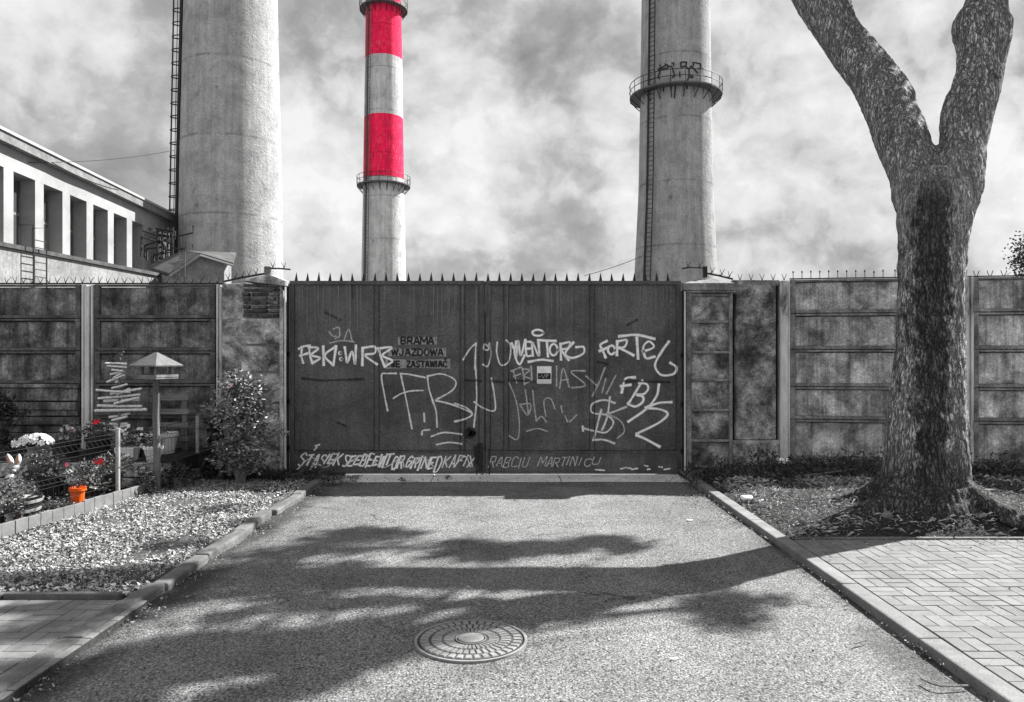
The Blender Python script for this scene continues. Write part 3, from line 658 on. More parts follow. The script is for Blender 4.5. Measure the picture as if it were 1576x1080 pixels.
for g, px, yy_ in ((0, 441, (545, 618, 689)), (1, 1052, (547, 622, 694))):
    gl = leafs[g]; o0 = Vector(gl.location)
    for q in yy_:
        MB().box(gx(px-5)-o0.x, gx(px+5)-o0.x, -.03, .02, gz(q+4)-o0.z, gz(q-4)-o0.z).build('hinge', M['iron'], gl, bevel=.004)
# dark frames behind hinges, and pale hinge posts fixed to the pillars
MB().box(X(438, 10.2)-X(405, PY), X(446, 10.2)-X(405, PY)-.005, .12, .3, 0.0, Z(436, 10.2)).build('gate_stop', M['iron'], lp)
MB().box(X(437.2, 10.0)-X(405, PY), X(439.4, 10.0)-X(405, PY), -.04, -.02, .05, Z(441, 10.0)).build('hinge_strip', M['white_paint'], lp)
MB().box(X(1049, 10.2)-X(1092, PY), X(1056, 10.2)-X(1092, PY), .12, .3, 0.0, Z(436, 10.2)).build('gate_stop', M['iron'], rp)
MB().box(X(1053.6, 10.0)-X(1092, PY), X(1055.4, 10.0)-X(1092, PY), -.04, -.02, .05, Z(448, 10.0)).build('hinge_strip', M['white_paint'], rp)
MB().box(gx(741)-leafs[1].location.x, gx(750)-leafs[1].location.x, .014, .024, 0, gz(433)-gz(729.2)).build('cover_strip', M['gate_bar'], leafs[1])
gl = leafs[0]; o0 = Vector(gl.location)
cnt = [0]
def ribbon(strokes, wpx, m_, name, key=None, toxy=None, smooth=True, label=None):
    """strokes: list of polylines in photo pixels on the gate; built as paint 2 mm proud of the steel"""
    buckets = {0: MB(), 1: MB()}
    for st_ in strokes:
        pts = smooth_path([(p[0], p[1], 0) for p in st_], 7) if smooth else [Vector((p[0], p[1], 0)) for p in st_]
        if not smooth:
            q = []
            for a, c in zip(pts, pts[1:]):
                n_ = max(1, int((c-a).length/2)); q += [a.lerp(c, i/n_) for i in range(n_)]
            pts = q+[pts[-1]]
        cnt[0] += 1; eps = .0022+.00003*cnt[0]
        k = key if key is not None else (0 if sum(p.x for p in pts)/len(pts) < 746.5 else 1)
        b = buckets[k]; o0 = Vector(leafs[k].location); prev = None
        for i, p in enumerate(pts):
            d = (pts[min(i+1, len(pts)-1)]-pts[max(i-1, 0)])
            if d.length < 1e-6: continue
            d.normalize(); nrm = Vector((-d.y, d.x, 0))*wpx/2*(1+.28*mn.noise(Vector((i*.22, cnt[0]*3.1, 0)))+.25*(1-min(i, len(pts)-1-i, 4)/4))
            n0 = len(b.v)
            for sgn, vv in ((1, 0.), (-1, 1.)):
                r_ = p+nrm*sgn+(d*(wpx*.3)*(1 if i == len(pts)-1 else -1 if i == 0 else 0)); X_ = gx(r_.x); Z_ = gz(r_.y)
                yy_ = gate_y(X_); 
                if in_frame(Z_): yy_ = min(yy_, GY-.0145)
                b.v.append((X_-o0.x, yy_-eps-o0.y, Z_-o0.z)); b.uv[n0+(0 if vv == 0 else 1)] = (i/10, vv)
            if prev is not None: b.f.append((prev, prev+1, n0+1, n0))
            prev = n0
    for k, b in buckets.items():
        if b.v: o = b.build(name, m_, leafs[k]); (label and o.__setitem__('label', label))
z5 = lambda L: [[(430+x/3, 400+y/3) for x, y in s_] for s_ in L]
z6 = lambda L: [[(700+x/3, 400+y/3) for x, y in s_] for s_ in L]
def arc(cx, cy, rx, ry, a0=0, a1=370, n=10): return [(cx+rx*math.cos(R(a0+(a1-a0)*i/n)), cy+ry*math.sin(R(a0+(a1-a0)*i/n))) for i in range(n+1)]
# stencil
GL = {
 'B': [[(0,0),(0,1)], [(.15,0),(.75,.02),(.8,.22),(.6,.45),(.2,.48)], [(.25,.5),(.75,.55),(.85,.78),(.7,.98),(.15,1)]],
 'R': [[(0,0),(0,1)], [(.15,0),(.75,.02),(.82,.25),(.7,.5),(.15,.52)], [(.4,.55),(.85,1)]],
 'A': [[(.02,1),(.4,0)], [(.55,0),(.95,1)], [(.25,.68),(.75,.68)]],
 'M': [[(0,1),(.02,0)], [(.1,.02),(.5,.7)], [(.5,.7),(.92,.02)], [(.98,0),(1,1)]],
 'W': [[(0,0),(.25,1)], [(.28,.95),(.5,.15)], [(.5,.15),(.72,.95)], [(.75,1),(1,0)]],
 'J': [[(.75,0),(.75,.8),(.55,1),(.2,.95),(.1,.75)]],
 'Z': [[(.05,.02),(.9,.02)], [(.85,.1),(.1,.9)], [(.05,.98),(.92,.98)]],
 'D': [[(0,0),(0,1)], [(.15,.0),(.6,.03),(.9,.3),(.9,.7),(.6,.97),(.15,1)]],
 'O': [[(.4,.0),(.1,.2),(.02,.5),(.1,.8),(.4,1)], [(.58,0),(.88,.2),(.96,.5),(.88,.8),(.58,1)]],
 'N': [[(0,1),(0,0)], [(.08,.05),(.85,.95)], [(.93,1),(.93,0)]],
 'I': [[(.5,0),(.5,1)]],
 'E': [[(0,0),(0,1)], [(.15,.02),(.85,.02)], [(.15,.5),(.7,.5)], [(.15,.98),(.88,.98)]],
 'S': [[(.9,.12),(.6,0),(.15,.08),(.1,.32),(.4,.47),(.8,.6),(.88,.85),(.5,1),(.1,.9)]],
 'T': [[(0,.02),(1,.02)], [(.5,.08),(.5,1)]],
 'C': [[(.9,.15),(.55,0),(.12,.2),(.05,.55),(.2,.9),(.6,1),(.92,.85)]],
 'K': [[(0,0),(0,1)], [(.85,0),(.08,.55)], [(.2,.48),(.9,1)]], 'U': [[(0,0),(.02,.8),(.4,1),(.8,.85),(.85,0)]], 'F': [[(0,0),(0,1)], [(.1,0),(.85,0)], [(.1,.48),(.7,.48)]],
 'G': [[(.9,.15),(.5,0),(.1,.25),(.05,.7),(.4,1),(.88,.9),(.9,.55),(.5,.55)]], 'X': [[(0,0),(.9,1)], [(.9,0),(0,1)]],
}
def word(txt, x0, y0, x1, h, jit=0, slant=0):
    out = []; wts = [.45 if c in 'I ' else 1.25 if c in 'MW' else 1. for c in txt]; tot = sum(wts)+.22*(len(txt)-1); u = (x1-x0)/tot; x = x0
    for c, wt in zip(txt, wts):
        jy = random.uniform(-jit, jit); js = 1+random.uniform(-jit, jit)*.08
        for s_ in GL.get(c, []):
            o = []
            for a, b_ in s_:
                aa = a if wt != .45 else a*.5+.0
                o.append((x+aa*u*wt*(1 if wt != .45 else 1.)+slant*(1-b_)*h+random.uniform(-jit, jit)*.4, y0+b_*h*js+jy+random.uniform(-jit, jit)*.4))
            out.append(o)
        x += u*(wt+.22)
    return out
ribbon([[(616, 524.3), (669, 524.3)]], 11.5, M['stencil_patch'], 'stencil_backing', 0)
ribbon([[(601, 541.8), (683, 541.8)]], 12.5, M['stencil_patch'], 'stencil_backing', 0)
ribbon([[(597, 559.7), (689, 559.7)]], 13.5, M['stencil_patch'], 'stencil_backing', 0)
ribbon(word('BRAMA', 617.5, 519, 667.5, 10), 2.7, M['stencil'], 'stencil_lettering', 0, smooth=False)
ribbon(word('WJAZDOWA', 602.5, 537, 682, 9.6), 2.5, M['stencil'], 'stencil_lettering', 0, smooth=False)
ribbon(word('NIE', 598.5, 555.5, 616, 9)+word('ZASTAWIAC', 626, 555.5, 688, 9)+[[(684.5, 553.2), (686.5, 551.6)]], 2.5, M['stencil'], 'stencil_lettering', 0, smooth=False)
# tags
ribbon(z5([[(230,330),(245,350),(262,352)], [(250,318),(275,312),(278,350),(258,362)], [(298,372),(320,320),(336,372)], [(235,382),(290,372),(345,378)]]), 3.6, M['spray_faint'], 'graffiti')
ribbon(z5([[(105,400),(102,440),(110,475)], [(90,410),(115,398),(142,396)], [(95,442),(135,430)], [(138,402),(142,440),(152,475)], [(135,402),(180,408),(148,438),(188,452),(152,476)],
           [(203,398),(205,485)], [(262,398),(210,440),(248,485)], [(262,398),(250,485)], arc(280,430,4,5), arc(284,457,4,5), [(302,402),(308,440),(314,474),(336,422),(350,482),(354,394)],
           [(383,486),(385,405)], [(384,406),(440,400),(440,430),(396,440),(452,482)], [(458,408),(470,450),(486,490)], [(456,408),(520,404),(476,440),(522,465),(486,492)]]), 4.6, M['spray'], 'graffiti')
ribbon(z5([[(500,695),(485,620),(472,532),(500,524),(540,524)], [(560,524),(600,528),(672,542)], [(560,525),(585,640),(612,778)], [(527,638),(560,618),(605,605),(662,602)],
           [(684,538),(690,590),(706,645)], [(684,536),(750,526),(812,556),(800,600),(722,646)], [(722,648),(800,668),(886,706),(872,728),(815,746)], [(706,645),(724,700),(728,770)],
           [(600,714),(604,742)], [(668,708),(670,746)], [(658,806),(662,788),(692,784)], [(702,814),(760,796),(842,804)], [(726,852),(780,842),(842,848)], [(848,460),(880,410),(908,384)], [(908,384),(905,440),(904,505)]]), 3.7, M['spray_thin'], 'graffiti')
ribbon(z6([[(97,500),(100,580),(100,655),(88,770)], [(155,400),(138,388),(134,410),(154,414),(160,382),(166,440),(152,490),(130,482)], [(196,380),(194,430),(212,484),(248,468),(258,400),(238,370)],
           [(90,655),(130,682),(184,694),(182,620),(168,545)], [(0,745),(60,728),(80,708),(50,680),(0,662)]]), 3.7, M['spray_thin'], 'graffiti')
ribbon(z6([arc(383,336,25,14), [(262,384),(276,420),(282,452),(292,372),(304,440),(326,368)], [(284,376),(276,432),(298,482),(322,440)], [(350,378),(328,382),(332,440),(358,440)], [(330,410),(352,408)],
           [(360,442),(358,380),(388,442),(386,368)], [(386,370),(466,374)], [(425,376),(430,446)], arc(456,414,18,26), [(490,460),(488,386)], [(488,388),(532,380),(520,408),(494,416),(526,462)],
           [(548,380),(510,430),(540,452),(592,432),(594,402),(560,402)], [(340,470),(400,460),(452,466)]]), 4.6, M['spray'], 'graffiti')
ribbon(z6([[(270,512),(278,540),(286,566)], [(262,512),(306,494)], [(272,537),(302,526)], [(312,500),(322,572)], [(312,502),(345,508),(320,535),(355,552),(322,572)], [(352,490),(356,560)],
           [(484,590),(500,500),(528,586)], [(490,556),(522,550)], [(470,490),(470,580)], [(602,512),(536,516),(602,576),(540,590)], [(606,536),(656,580)], [(692,498),(664,570),(635,626)], [(696,550),(680,610)], [(742,534),(700,616)]]), 4.0, M['spray_faint'], 'graffiti')
ribbon(z6([[(326,600),(340,712)], [(300,666),(350,666),(336,716),(302,670)], [(360,604),(366,670),(376,742)], [(376,742),(400,722),(422,746)], [(462,686),(442,640),(412,650),(420,722)], [(490,674),(496,702)], [(510,720),(520,746)], [(530,746),(562,716)],
           [(250,566),(280,640),(297,740),(290,826),(250,812)], [(332,790),(380,778),(426,790)]]), 3.4, M['spray_faint'], 'graffiti')
ribbon(z6([[(702,374),(672,392),(684,420),(696,450)], [(668,420),(706,404)], arc(723,415,16,20), [(748,440),(750,376)], [(748,376),(792,370),(784,400),(756,406)], [(762,406),(825,440)], [(758,352),(840,346),(922,364)], [(840,358),(846,456)],
           [(866,424),(918,402),(896,376),(870,402),(882,452),(922,446)], [(988,376),(950,430),(924,486),(952,530),(1008,526),(1022,496),(994,474)],
           [(770,612),(780,566),(794,544),(832,542)], [(766,582),(812,576)], [(866,556),(846,590),(822,630),(800,664)], [(850,566),(884,572),(892,596),(872,618),(842,622)], [(842,622),(868,632),(866,656),(834,676),(802,666)], [(942,574),(930,630),(880,690),(800,746)], [(1000,656),(940,660),(880,682)], [(880,682),(950,690),(982,712),(940,752),(838,802)], [(838,808),(880,826),(946,862)]]), 5.0, M['spray'], 'graffiti')
ribbon(z6([[(738,660),(690,646),(634,664),(634,704),(700,716),(732,750),(700,794),(650,790),(590,776)], [(716,632),(704,720),(680,784)], [(676,690),(656,770),(640,832)], [(638,830),(690,830),(736,846)], [(790,678),(740,698),(700,712)], [(590,768), (592,788)]]), 4.4, M['spray_thin'], 'graffiti')
ribbon(z6([[(700,708),(764,742),(782,790),(750,822)]]), 4, M['spray_faint'], 'graffiti')
st_ = random.getstate(); random.seed(3)
ribbon(word('STASIEK', 458, 699, 522, 18, 2.7, .45), 3.3, M['spray'], 'graffiti', 0)
ribbon(word('SEEBEEWTOR', 526, 700, 618, 17, 2.7, .4), 3.3, M['spray'], 'graffiti', 0)
ribbon(word('GRINED', 623, 702, 676, 18, 2.8, .4), 3.1, M['spray'], 'graffiti', 0)
ribbon(word('KAFIX', 680, 702, 727, 16, 2.7, .4), 2.8, M['spray_thin'], 'graffiti', 0)
ribbon(word('RABCIU', 752, 703, 812, 15, 1.6, .3)+word('MARTIN', 828, 704, 886, 13, 1.6, .3)+word('ICU', 890, 705, 922, 12, 1.5, .3), 2.6, M['spray_faint'], 'graffiti', 1)
ribbon([[(458, 722), (480, 704), (500, 719), (520, 702)], [(530, 718), (560, 700), (590, 719), (616, 705), (622, 718)], [(630, 719), (650, 703), (668, 718)], [(700, 716), (716, 702), (724, 718)]], 2.2, M['spray_thin'], 'graffiti', 0)
ribbon([[(484,692),(488,688)], [(486,686),(492,684)]], 4, M['spray_thin'], 'graffiti', 0)
ribbon([[(x, y), (x+random.uniform(3, 9), y+random.uniform(-2, 2))] for x, y in [(955,721),(966,720),(972,722),(992,716),(996,722),(1014,718),(1022,722),(916,722),(922,723)]], 3, M['spray_thin'], 'graffiti', 1)
random.setstate(st_)
ribbon([arc(723, 666, 6, 6.)+arc(723, 666, 2, 2)], 8, M['spray_black'], 'graffiti', 0)
ribbon([[(739, 684), (741, 700), (740, 724)], [(733, 688), (734, 712)]], 9, M['spray_black'], 'graffiti', 0)
ribbon(z5([[(335,115),(337,180)]]), 1.6, M['spray_black'], 'weld_seam', 0)
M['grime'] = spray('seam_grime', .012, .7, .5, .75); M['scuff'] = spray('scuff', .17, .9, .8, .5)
for a_, b_ in bars_px:  # grime lines, painted in to outline bars that lack contrast in shade
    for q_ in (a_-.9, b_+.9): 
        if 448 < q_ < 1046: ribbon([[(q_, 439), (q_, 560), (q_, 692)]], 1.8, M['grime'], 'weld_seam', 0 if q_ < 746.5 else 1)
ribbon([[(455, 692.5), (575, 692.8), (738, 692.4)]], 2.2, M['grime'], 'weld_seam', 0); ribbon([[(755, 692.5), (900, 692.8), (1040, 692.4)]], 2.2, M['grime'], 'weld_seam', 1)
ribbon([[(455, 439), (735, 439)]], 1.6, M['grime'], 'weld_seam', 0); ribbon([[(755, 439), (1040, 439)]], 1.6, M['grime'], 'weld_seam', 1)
ribbon([[(465, 582), (500, 585), (560, 583)], [(500, 480), (523, 492)], [(520, 650), (532, 655)], [(716, 585), (740, 586)]], 5, M['grime'], 'dent_mark', 0)
ribbon([[(790, 585), (840, 588)], [(920, 556), (935, 560)], [(965, 500), (980, 492)], [(960, 586), (1030, 588)], [(755, 586), (775, 588)]], 5, M['grime'], 'dent_mark', 1)
# rust/weather drips on the sheets
st_ = random.getstate(); random.seed(12)
dr = [[(px, 440), (px+random.uniform(-1, 1), 440+random.uniform(15, 70))] for px in [random.uniform(455, 1040) for _ in range(60)]]
ribbon(dr, 2.4, spray('rust_drip', .24, .9, .7, .5), 'weather_streak')
random.setstate(st_)
# notice
g = thing('notice', 'small white paper notice with a dark picture, stuck on the right gate leaf', 'notice', (gx(837.5), GY, gz(577)))
MB().box(gx(824.5)-gx(837.5), gx(850.5)-gx(837.5), -.0135, -.001, gz(593)-gz(577), gz(561)-gz(577)).build('board', M['steel'], g)
MB().box(gx(826.5)-gx(837.5), gx(848.5)-gx(837.5), -.016, -.0137, gz(590)-gz(577), gz(563.5)-gz(577)).build('sheet', M['paper'], g)
MB().box(gx(827.5)-gx(837.5), gx(847.5)-gx(837.5), -.0175, -.0162, gz(583.5)-gz(577), gz(574)-gz(577)).build('picture', M['iron'], g)
b = MB()
for a, c in (((833, 576), (836, 582)), ((836, 582), (839, 575.5)), ((840.5, 575.5), (840.5, 582)), ((840.5, 575.5), (844, 577)), ((844, 577), (840.5, 579.5)), ((829, 580.5), (832, 579)),):
    p0 = Vector((gx(a[0])-gx(837.5), -.0185, gz(a[1])-gz(577))); p1 = Vector((gx(c[0])-gx(837.5), -.0185, gz(c[1])-gz(577))); b.tube([p0, p1], .0045, 5)
for q in (586, 588): b.box(gx(829)-gx(837.5), gx(846)-gx(837.5), -.0172, -.0162, gz(q+.3)-gz(577), gz(q-.3)-gz(577))
b.build('print', M['galv'], g)

# ================= CHIMNEYS =================
def chimney(name, label, D, prof_px, top, material_args, ladder=None, plats=()):
    """prof_px: (py, left px, right px); radius and axis from the tangent rays"""
    def ax(l, r):
        a1 = math.atan((l-CX)/F); a2 = math.atan((r-CX)/F); return (a1+a2)/2, math.sin((a2-a1)/2)
    a0 = sum(ax(l, r)[0] for _, l, r in prof_px)/len(prof_px); dist = D/math.cos(a0)
    cx = D*math.tan(a0); root = thing(name, label, 'chimney', (cx, D, 0), group='tall concrete chimneys')
    pr = sorted((CH+(HY-py)*D/F, dist*ax(l, r)[1]) for py, l, r in prof_px)
    def rad(z):
        if z <= pr[0][0]: s_ = (pr[1][1]-pr[0][1])/(pr[1][0]-pr[0][0]); return pr[0][1]+s_*(z-pr[0][0])
        for (z0, r0), (z1, r1) in zip(pr, pr[1:]):
            if z <= z1: return r0+(r1-r0)*(z-z0)/(z1-z0)
        s_ = (pr[-1][1]-pr[0][1])/(pr[-1][0]-pr[0][0])*.8; return max(pr[-1][1]+s_*(z-pr[-1][0]), pr[-1][1]*.5)
    zs = sorted(set([-.5]+[p[0] for p in pr]+[top*i/70 for i in range(71)]))
    MB().lathe((0, 0, 0), [(rad(z)*(1+.003*mn.noise(Vector((z, 0, D)))), z) for z in zs], 96).build('shaft', chimney_mat(name+'_concrete', *material_args), root, True)
    for py in plats:
        zc = CH+(HY-py)*(D-4.6 if D < 80 else D-3)/F; r = rad(zc); ro = r+.95*(1 if D < 80 else .8)
        MB().lathe((0, 0, 0), [(r-.05, zc-.08), (ro, zc-.08), (ro, zc+.06), (r-.05, zc+.06)], 40).build('platform', M['steel'], root)
        b = MB()
        for h in (.55, 1.1): b.tube([(ro*math.cos(2*math.pi*k/40), ro*math.sin(2*math.pi*k/40), zc+h) for k in range(41)], .035, 5, False)
        for k in range(20): a = 2*math.pi*k/20; b.tube([(ro*math.cos(a), ro*math.sin(a), zc), (ro*math.cos(a), ro*math.sin(a), zc+1.1)], .03, 5)
        b.build('railing', M['iron'], root)
        for k in range(20):
            a = 2*math.pi*k/20; c, s_ = math.cos(a), math.sin(a); b = MB()
            b.tube([(ro*c, ro*s_, zc-.1), (r*c, r*s_, zc-1.0), (r*c, r*s_, zc-.1)], .045, 5); b.build('bracket', M['iron'], root)
    if ladder:
        ang, w_, cage, z0, z1, z_off = ladder; b = MB(); cg = MB()
        c, s_ = math.cos(ang), math.sin(ang); tx, ty = -s_, c; o_ = z_off; z = z0
        for sg in (-1, 1):
            b.tube([(c*(rad(z0+(z1-z0)*i/20)+o_)+tx*w_/2*sg, s_*(rad(z0+(z1-z0)*i/20)+o_)+ty*w_/2*sg, z0+(z1-z0)*i/20) for i in range(21)], .05, 5)
        while z < z1:
            r = rad(z)+o_; b.tube([(c*r+tx*w_/2, s_*r+ty*w_/2, z), (c*r-tx*w_/2, s_*r-ty*w_/2, z)], .03, 4); z += .42
        b.build('ladder', M['steel'] if D > 90 else M['iron'], root)
        if cage:
            z = z0+1
            while z < z1:
                r = rad(z)+o_; pts = []
                for k in range(9):
                    a = math.pi*k/8; u = math.cos(a)*.5; v = math.sin(a)*.9; pts.append((c*(r+v)+tx*u, s_*(r+v)+ty*u, z))
                cg.tube(pts, .06, 4); z += 1.3
            for k in (2, 4, 6):
                a = math.pi*k/8; u = math.cos(a)*.5; v = math.sin(a)*.9
                cg.tube([(c*(rad(q)+o_+v)+tx*u, s_*(rad(q)+o_+v)+ty*u, q) for q in (z0+1, (z0+z1)/2, z1)], .04, 4)
            cg.build('ladder_cage', M['iron'], root)
    return root, rad
ch1, rad1 = chimney('chimney', 'widest plain grey concrete chimney, nearest the long hall on the left', 75, [(430, 272, 436), (235, 275, 432), (0, 284, 429)], 98, (None, .36, 7.3), ladder=(R(176), .63, True, 3, 70, .65))
b = MB()
for zz in range(0, 60): pass
b.tube([(math.cos(R(203))*(rad1(z)+.12), math.sin(R(203))*(rad1(z)+.12), z) for z in range(0, 71, 5)], .2, 6); b.tube([(math.cos(R(196))*(rad1(z)+.15), math.sin(R(196))*(rad1(z)+.15), z) for z in range(0, 71, 5)], .08, 6)
b.build('cable_duct', M['iron'], ch1)
zz_ = lambda py, D: CH+(HY-py)*D/F
D2 = 95; band = (zz_(92, D2)-zz_(182, D2))
bz = [(zz_(276, D2), zz_(182, D2)), (zz_(92, D2), zz_(1, D2)), (zz_(1, D2)+band, zz_(1, D2)+2*band), (zz_(1, D2)+3*band, zz_(1, D2)+4*band)]
ch2, rad2 = chimney('chimney', 'slim chimney with red and white painted bands, standing in the middle', D2, [(430, 555, 623.5), (278, 558.5, 621.5), (0, 564.5, 619)], 110, (bz, .52, 5.2), ladder=(R(234), .7, False, 3, 100, .3), plats=(278, -2))
b = MB(); b.tube([(math.cos(R(226))*(rad2(z)+.1), math.sin(R(226))*(rad2(z)+.1), z) for z in range(0, 101, 5)], .09, 5); b.build('cable_duct', M['steel'], ch2)
D3 = 70
ch3, rad3 = chimney('chimney', 'plain grey chimney with railed platform and black graffiti, right of the gate middle', D3, [(430, 973.5, 1102), (296, 982.5, 1098), (125, 986.7, 1096), (0, 989, 1094.5)], 95, (None, .34, 5.6), ladder=(R(222), .6, False, 3, 80, .35), plats=(121.5,))
b = MB(); b.tube([(math.cos(R(212))*(rad3(z)+.1), math.sin(R(212))*(rad3(z)+.1), z) for z in range(0, 81, 5)], .08, 5); b.build('cable_duct', M['iron'], ch3)
# lettering painted round the shaft above the platform
def on_shaft(px, py, off=.06):
    u = Vector(((px-CX)/F, 1, (HY-py)/F)); c = Vector(ch3.location); z = zz_(py, D3-3.5); r = rad3(z)+off
    A = u.x**2+u.y**2; B = -2*(u.x*c.x+u.y*c.y); Cc = c.x**2+c.y**2-r*r; tt = (-B-math.sqrt(max(B*B-4*A*Cc, 0)))/(2*A)
    return Vector((u.x*tt-c.x, u.y*tt-c.y, CH+u.z*tt))
za = lambda L: [[(960+x/9.85, 80+y/9.85) for x, y in s_] for s_ in L]
b = MB()
for st_ in za([[(545,405),(518,382),(548,285),(515,262),(665,185),(668,238),(545,262)], [(552,190),(552,225)], [(625,170),(635,205)], [(668,222),(725,208),(775,360),(730,385)], [(722,165),(758,160),(755,212)], [(848,290),(850,380)],
               [(865,150),(955,148),(945,200),(865,228),(865,150)], [(930,205),(990,262),(992,370),(960,440)], [(990,262),(1020,205),(1130,320)], [(1010,350),(1060,380),(1010,382)], [(1060,215),(1050,155),(1165,175),(1172,250)], [(1125,248),(1210,250)], [(782,450),(780,560),(765,700)], [(598,480),(600,600)], [(960,470),(958,560)]]):
    pts = []
    for a, c in zip(st_, st_[1:]):
        for i in range(4): pts.append((a[0]+(c[0]-a[0])*i/4, a[1]+(c[1]-a[1])*i/4))
    pts.append(st_[-1]); prev = None
    for i, p in enumerate(pts):
        q0 = pts[max(i-1, 0)]; q1 = pts[min(i+1, len(pts)-1)]; d = Vector((q1[0]-q0[0], q1[1]-q0[1])); d.normalize(); w_ = 1.05
        n0 = len(b.v)
        for sg in (1, -1): b.v.append(tuple(on_shaft(p[0]-d.y*w_*sg, p[1]+d.x*w_*sg)))
        if prev is not None: b.f.append((prev, prev+1, n0+1, n0))
        prev = n0
b.build('graffiti', M['iron'], ch3)

# ================= INDUSTRIAL HALL =================
hl = thing('factory_hall', 'long white hall with deep pilasters under a dark eaves band, behind the left wall', 'building', (-31, 47, 0))
h0 = Vector(hl.location)
def fx(Y, off=0): return -27.5-.074*Y+off          # facade line; off>0 towards the yard
def slab_(b, Y0, Y1, o0_, o1_, z0, z1):
    pts = [(fx(Y0, o0_), Y0), (fx(Y0, o1_), Y0), (fx(Y1, o1_), Y1), (fx(Y1, o0_), Y1)]
    b.hexa([Vector((x, y, z0))-h0 for x, y in pts], [Vector((x, y, z1))-h0 for x, y in pts]); return b
slab_(MB(), 36, 84, -18, -1.0, -.5, 14.2).build('wall', M['hall'], hl)
slab_(MB(), 36, 84, -.99, 0, 13.0, 14.35).build('fascia', M['hall'], hl)
slab_(MB(), 36, 84.5, -18, .55, 14.35, 14.95).build('eaves', M['eave'], hl)
slab_(MB(), 36, 84.5, .56, .66, 14.93, 15.12).build('gutter', M['galv'], hl)
slab_(MB(), 36, 84, -.99, -.0, 0, 8.3).build('base_wall', M['hall'], hl)
for k in range(-2, 10):
    Y0 = 47+3.53*k; pl = slab_(MB(), Y0, Y0+1.05, -.99, -.003, 8.3, 12.998).build('pilaster', M['hall'], hl)
    wn = slab_(MB(), Y0+1.1, Y0+3.45, -.999, -.94, 8.4, 12.9).build('window', M['hall_dark'], hl)
    b = MB(); slab_(b, Y0+1.25, Y0+2.2, -.935, -.92, 8.6, 10.6); slab_(b, Y0+2.35, Y0+3.3, -.935, -.92, 8.6, 10.6); slab_(b, Y0+1.25, Y0+2.2, -.935, -.92, 10.8, 12.7); slab_(b, Y0+2.35, Y0+3.3, -.935, -.92, 10.8, 12.7)
    b.build('pane', M['glass'], wn)
# low annex + gabled shed
an = thing('annex', 'low white rendered annex with flat roof and wall ladder, in front of the long hall', 'building', (-20, 35, 0)); h0 = Vector(an.location)
a0, a1 = Vector((-20.5, 24.0)), Vector((-19.15, 42.8))
b = MB(); q = [a0, a1, a1+Vector((-9, 0)), a0+Vector((-9, 0))]
b.hexa([Vector((p.x, p.y, 0))-h0 for p in q], [Vector((p.x, p.y, 5.82))-h0 for p in q]); b.build('wall', M['annex'], an)
b = MB(); q = [a0+Vector((.12, 0)), a1+Vector((.12, 0)), a1+Vector((-9, 0)), a0+Vector((-9, 0))]
b.hexa([Vector((p.x, p.y, 5.83))-h0 for p in q], [Vector((p.x, p.y, 6.0))-h0 for p in q]); b.build('roof_edge', M['roofing'], an)
b = MB()
for Yl in (31.6, 32.4):
    xl = -20.5+(Yl-24)*.0718+.35; b.tube([Vector((xl, Yl, 4.4))-h0, Vector((xl, Yl, 6.9))-h0, Vector((xl-.6, Yl, 6.9))-h0, Vector((xl-.6, Yl, 6.0))-h0], .03, 5)
for k in range(7): b.tube([Vector((-20.5+7.6*.0718+.35, 31.6, 4.5+k*.3))-h0, Vector((-20.5+8.4*.0718+.35, 32.4, 4.5+k*.3))-h0], .02, 5)
b.build('ladder', M['iron'], an)
sh = thing('gabled_shed', 'small white gabled building with felt roof, beside the widest chimney', 'building', tuple(P(310, 430, 42)*1.0)); sh.location.z = 0; h0 = Vector(sh.location)
A_, Rg, C0 = P(257, 424, 40.5), P(303, 393, 41), P(345, 405, 41.5); A2, R2, C2 = P(226, 413, 46), P(283, 388, 46.5), P(356, 392, 46.5)
V = lambda p, dz=0, z=None: Vector((p.x, p.y, z if z is not None else p.z+dz))-h0
b = MB(); b.v = [V(A_, -.02), V(Rg, -.05), V(C0, -.05), V(C0, z=0), V(A_, z=0), V(A2, -.02), V(R2, -.05), V(C2, -.05), V(C2, z=0), V(A2, z=0)]
b.f = [(0, 4, 3, 2, 1), (5, 6, 7, 8, 9), (2, 3, 8, 7), (4, 0, 5, 9)]; b.v = [tuple(v) for v in b.v]; b.build('wall', M['annex'], sh)
def roofq(b, p, q, r, s_, th_=.14): b.hexa([V(x) for x in (p, q, r, s_)], [V(x, th_) for x in (p, q, r, s_)])
b = MB(); e = Vector((.3, -.35, -.05)); roofq(b, A_+e, Rg+e, R2, A2); roofq(b, Rg+e+Vector((.001, 0, 0)), C0+e+Vector((.3, 0, -.1)), C2+Vector((.3, 0, 0)), R2+Vector((.001, 0, 0))); b.build('roof', M['roofing'], sh)
b = MB()
b.tube([V(Rg+e, .02), V(C0+e+Vector((.3, 0, -.1)), .0)], .07, 5); b.tube([V(A_+e, .0), V(Rg+e, .02)], .07, 5); b.build('verge_board', M['hall'], sh)
b = MB()
for px in (276, 285): b.tube([V(P(px, 432, 40)), V(P(px, 388, 40))], .025, 5)
for k in range(12): b.tube([V(P(276, 430-k*3.5, 40)), V(P(285, 430-k*3.5, 40))], .018, 4)
b.build('ladder', M['steel'], sh)
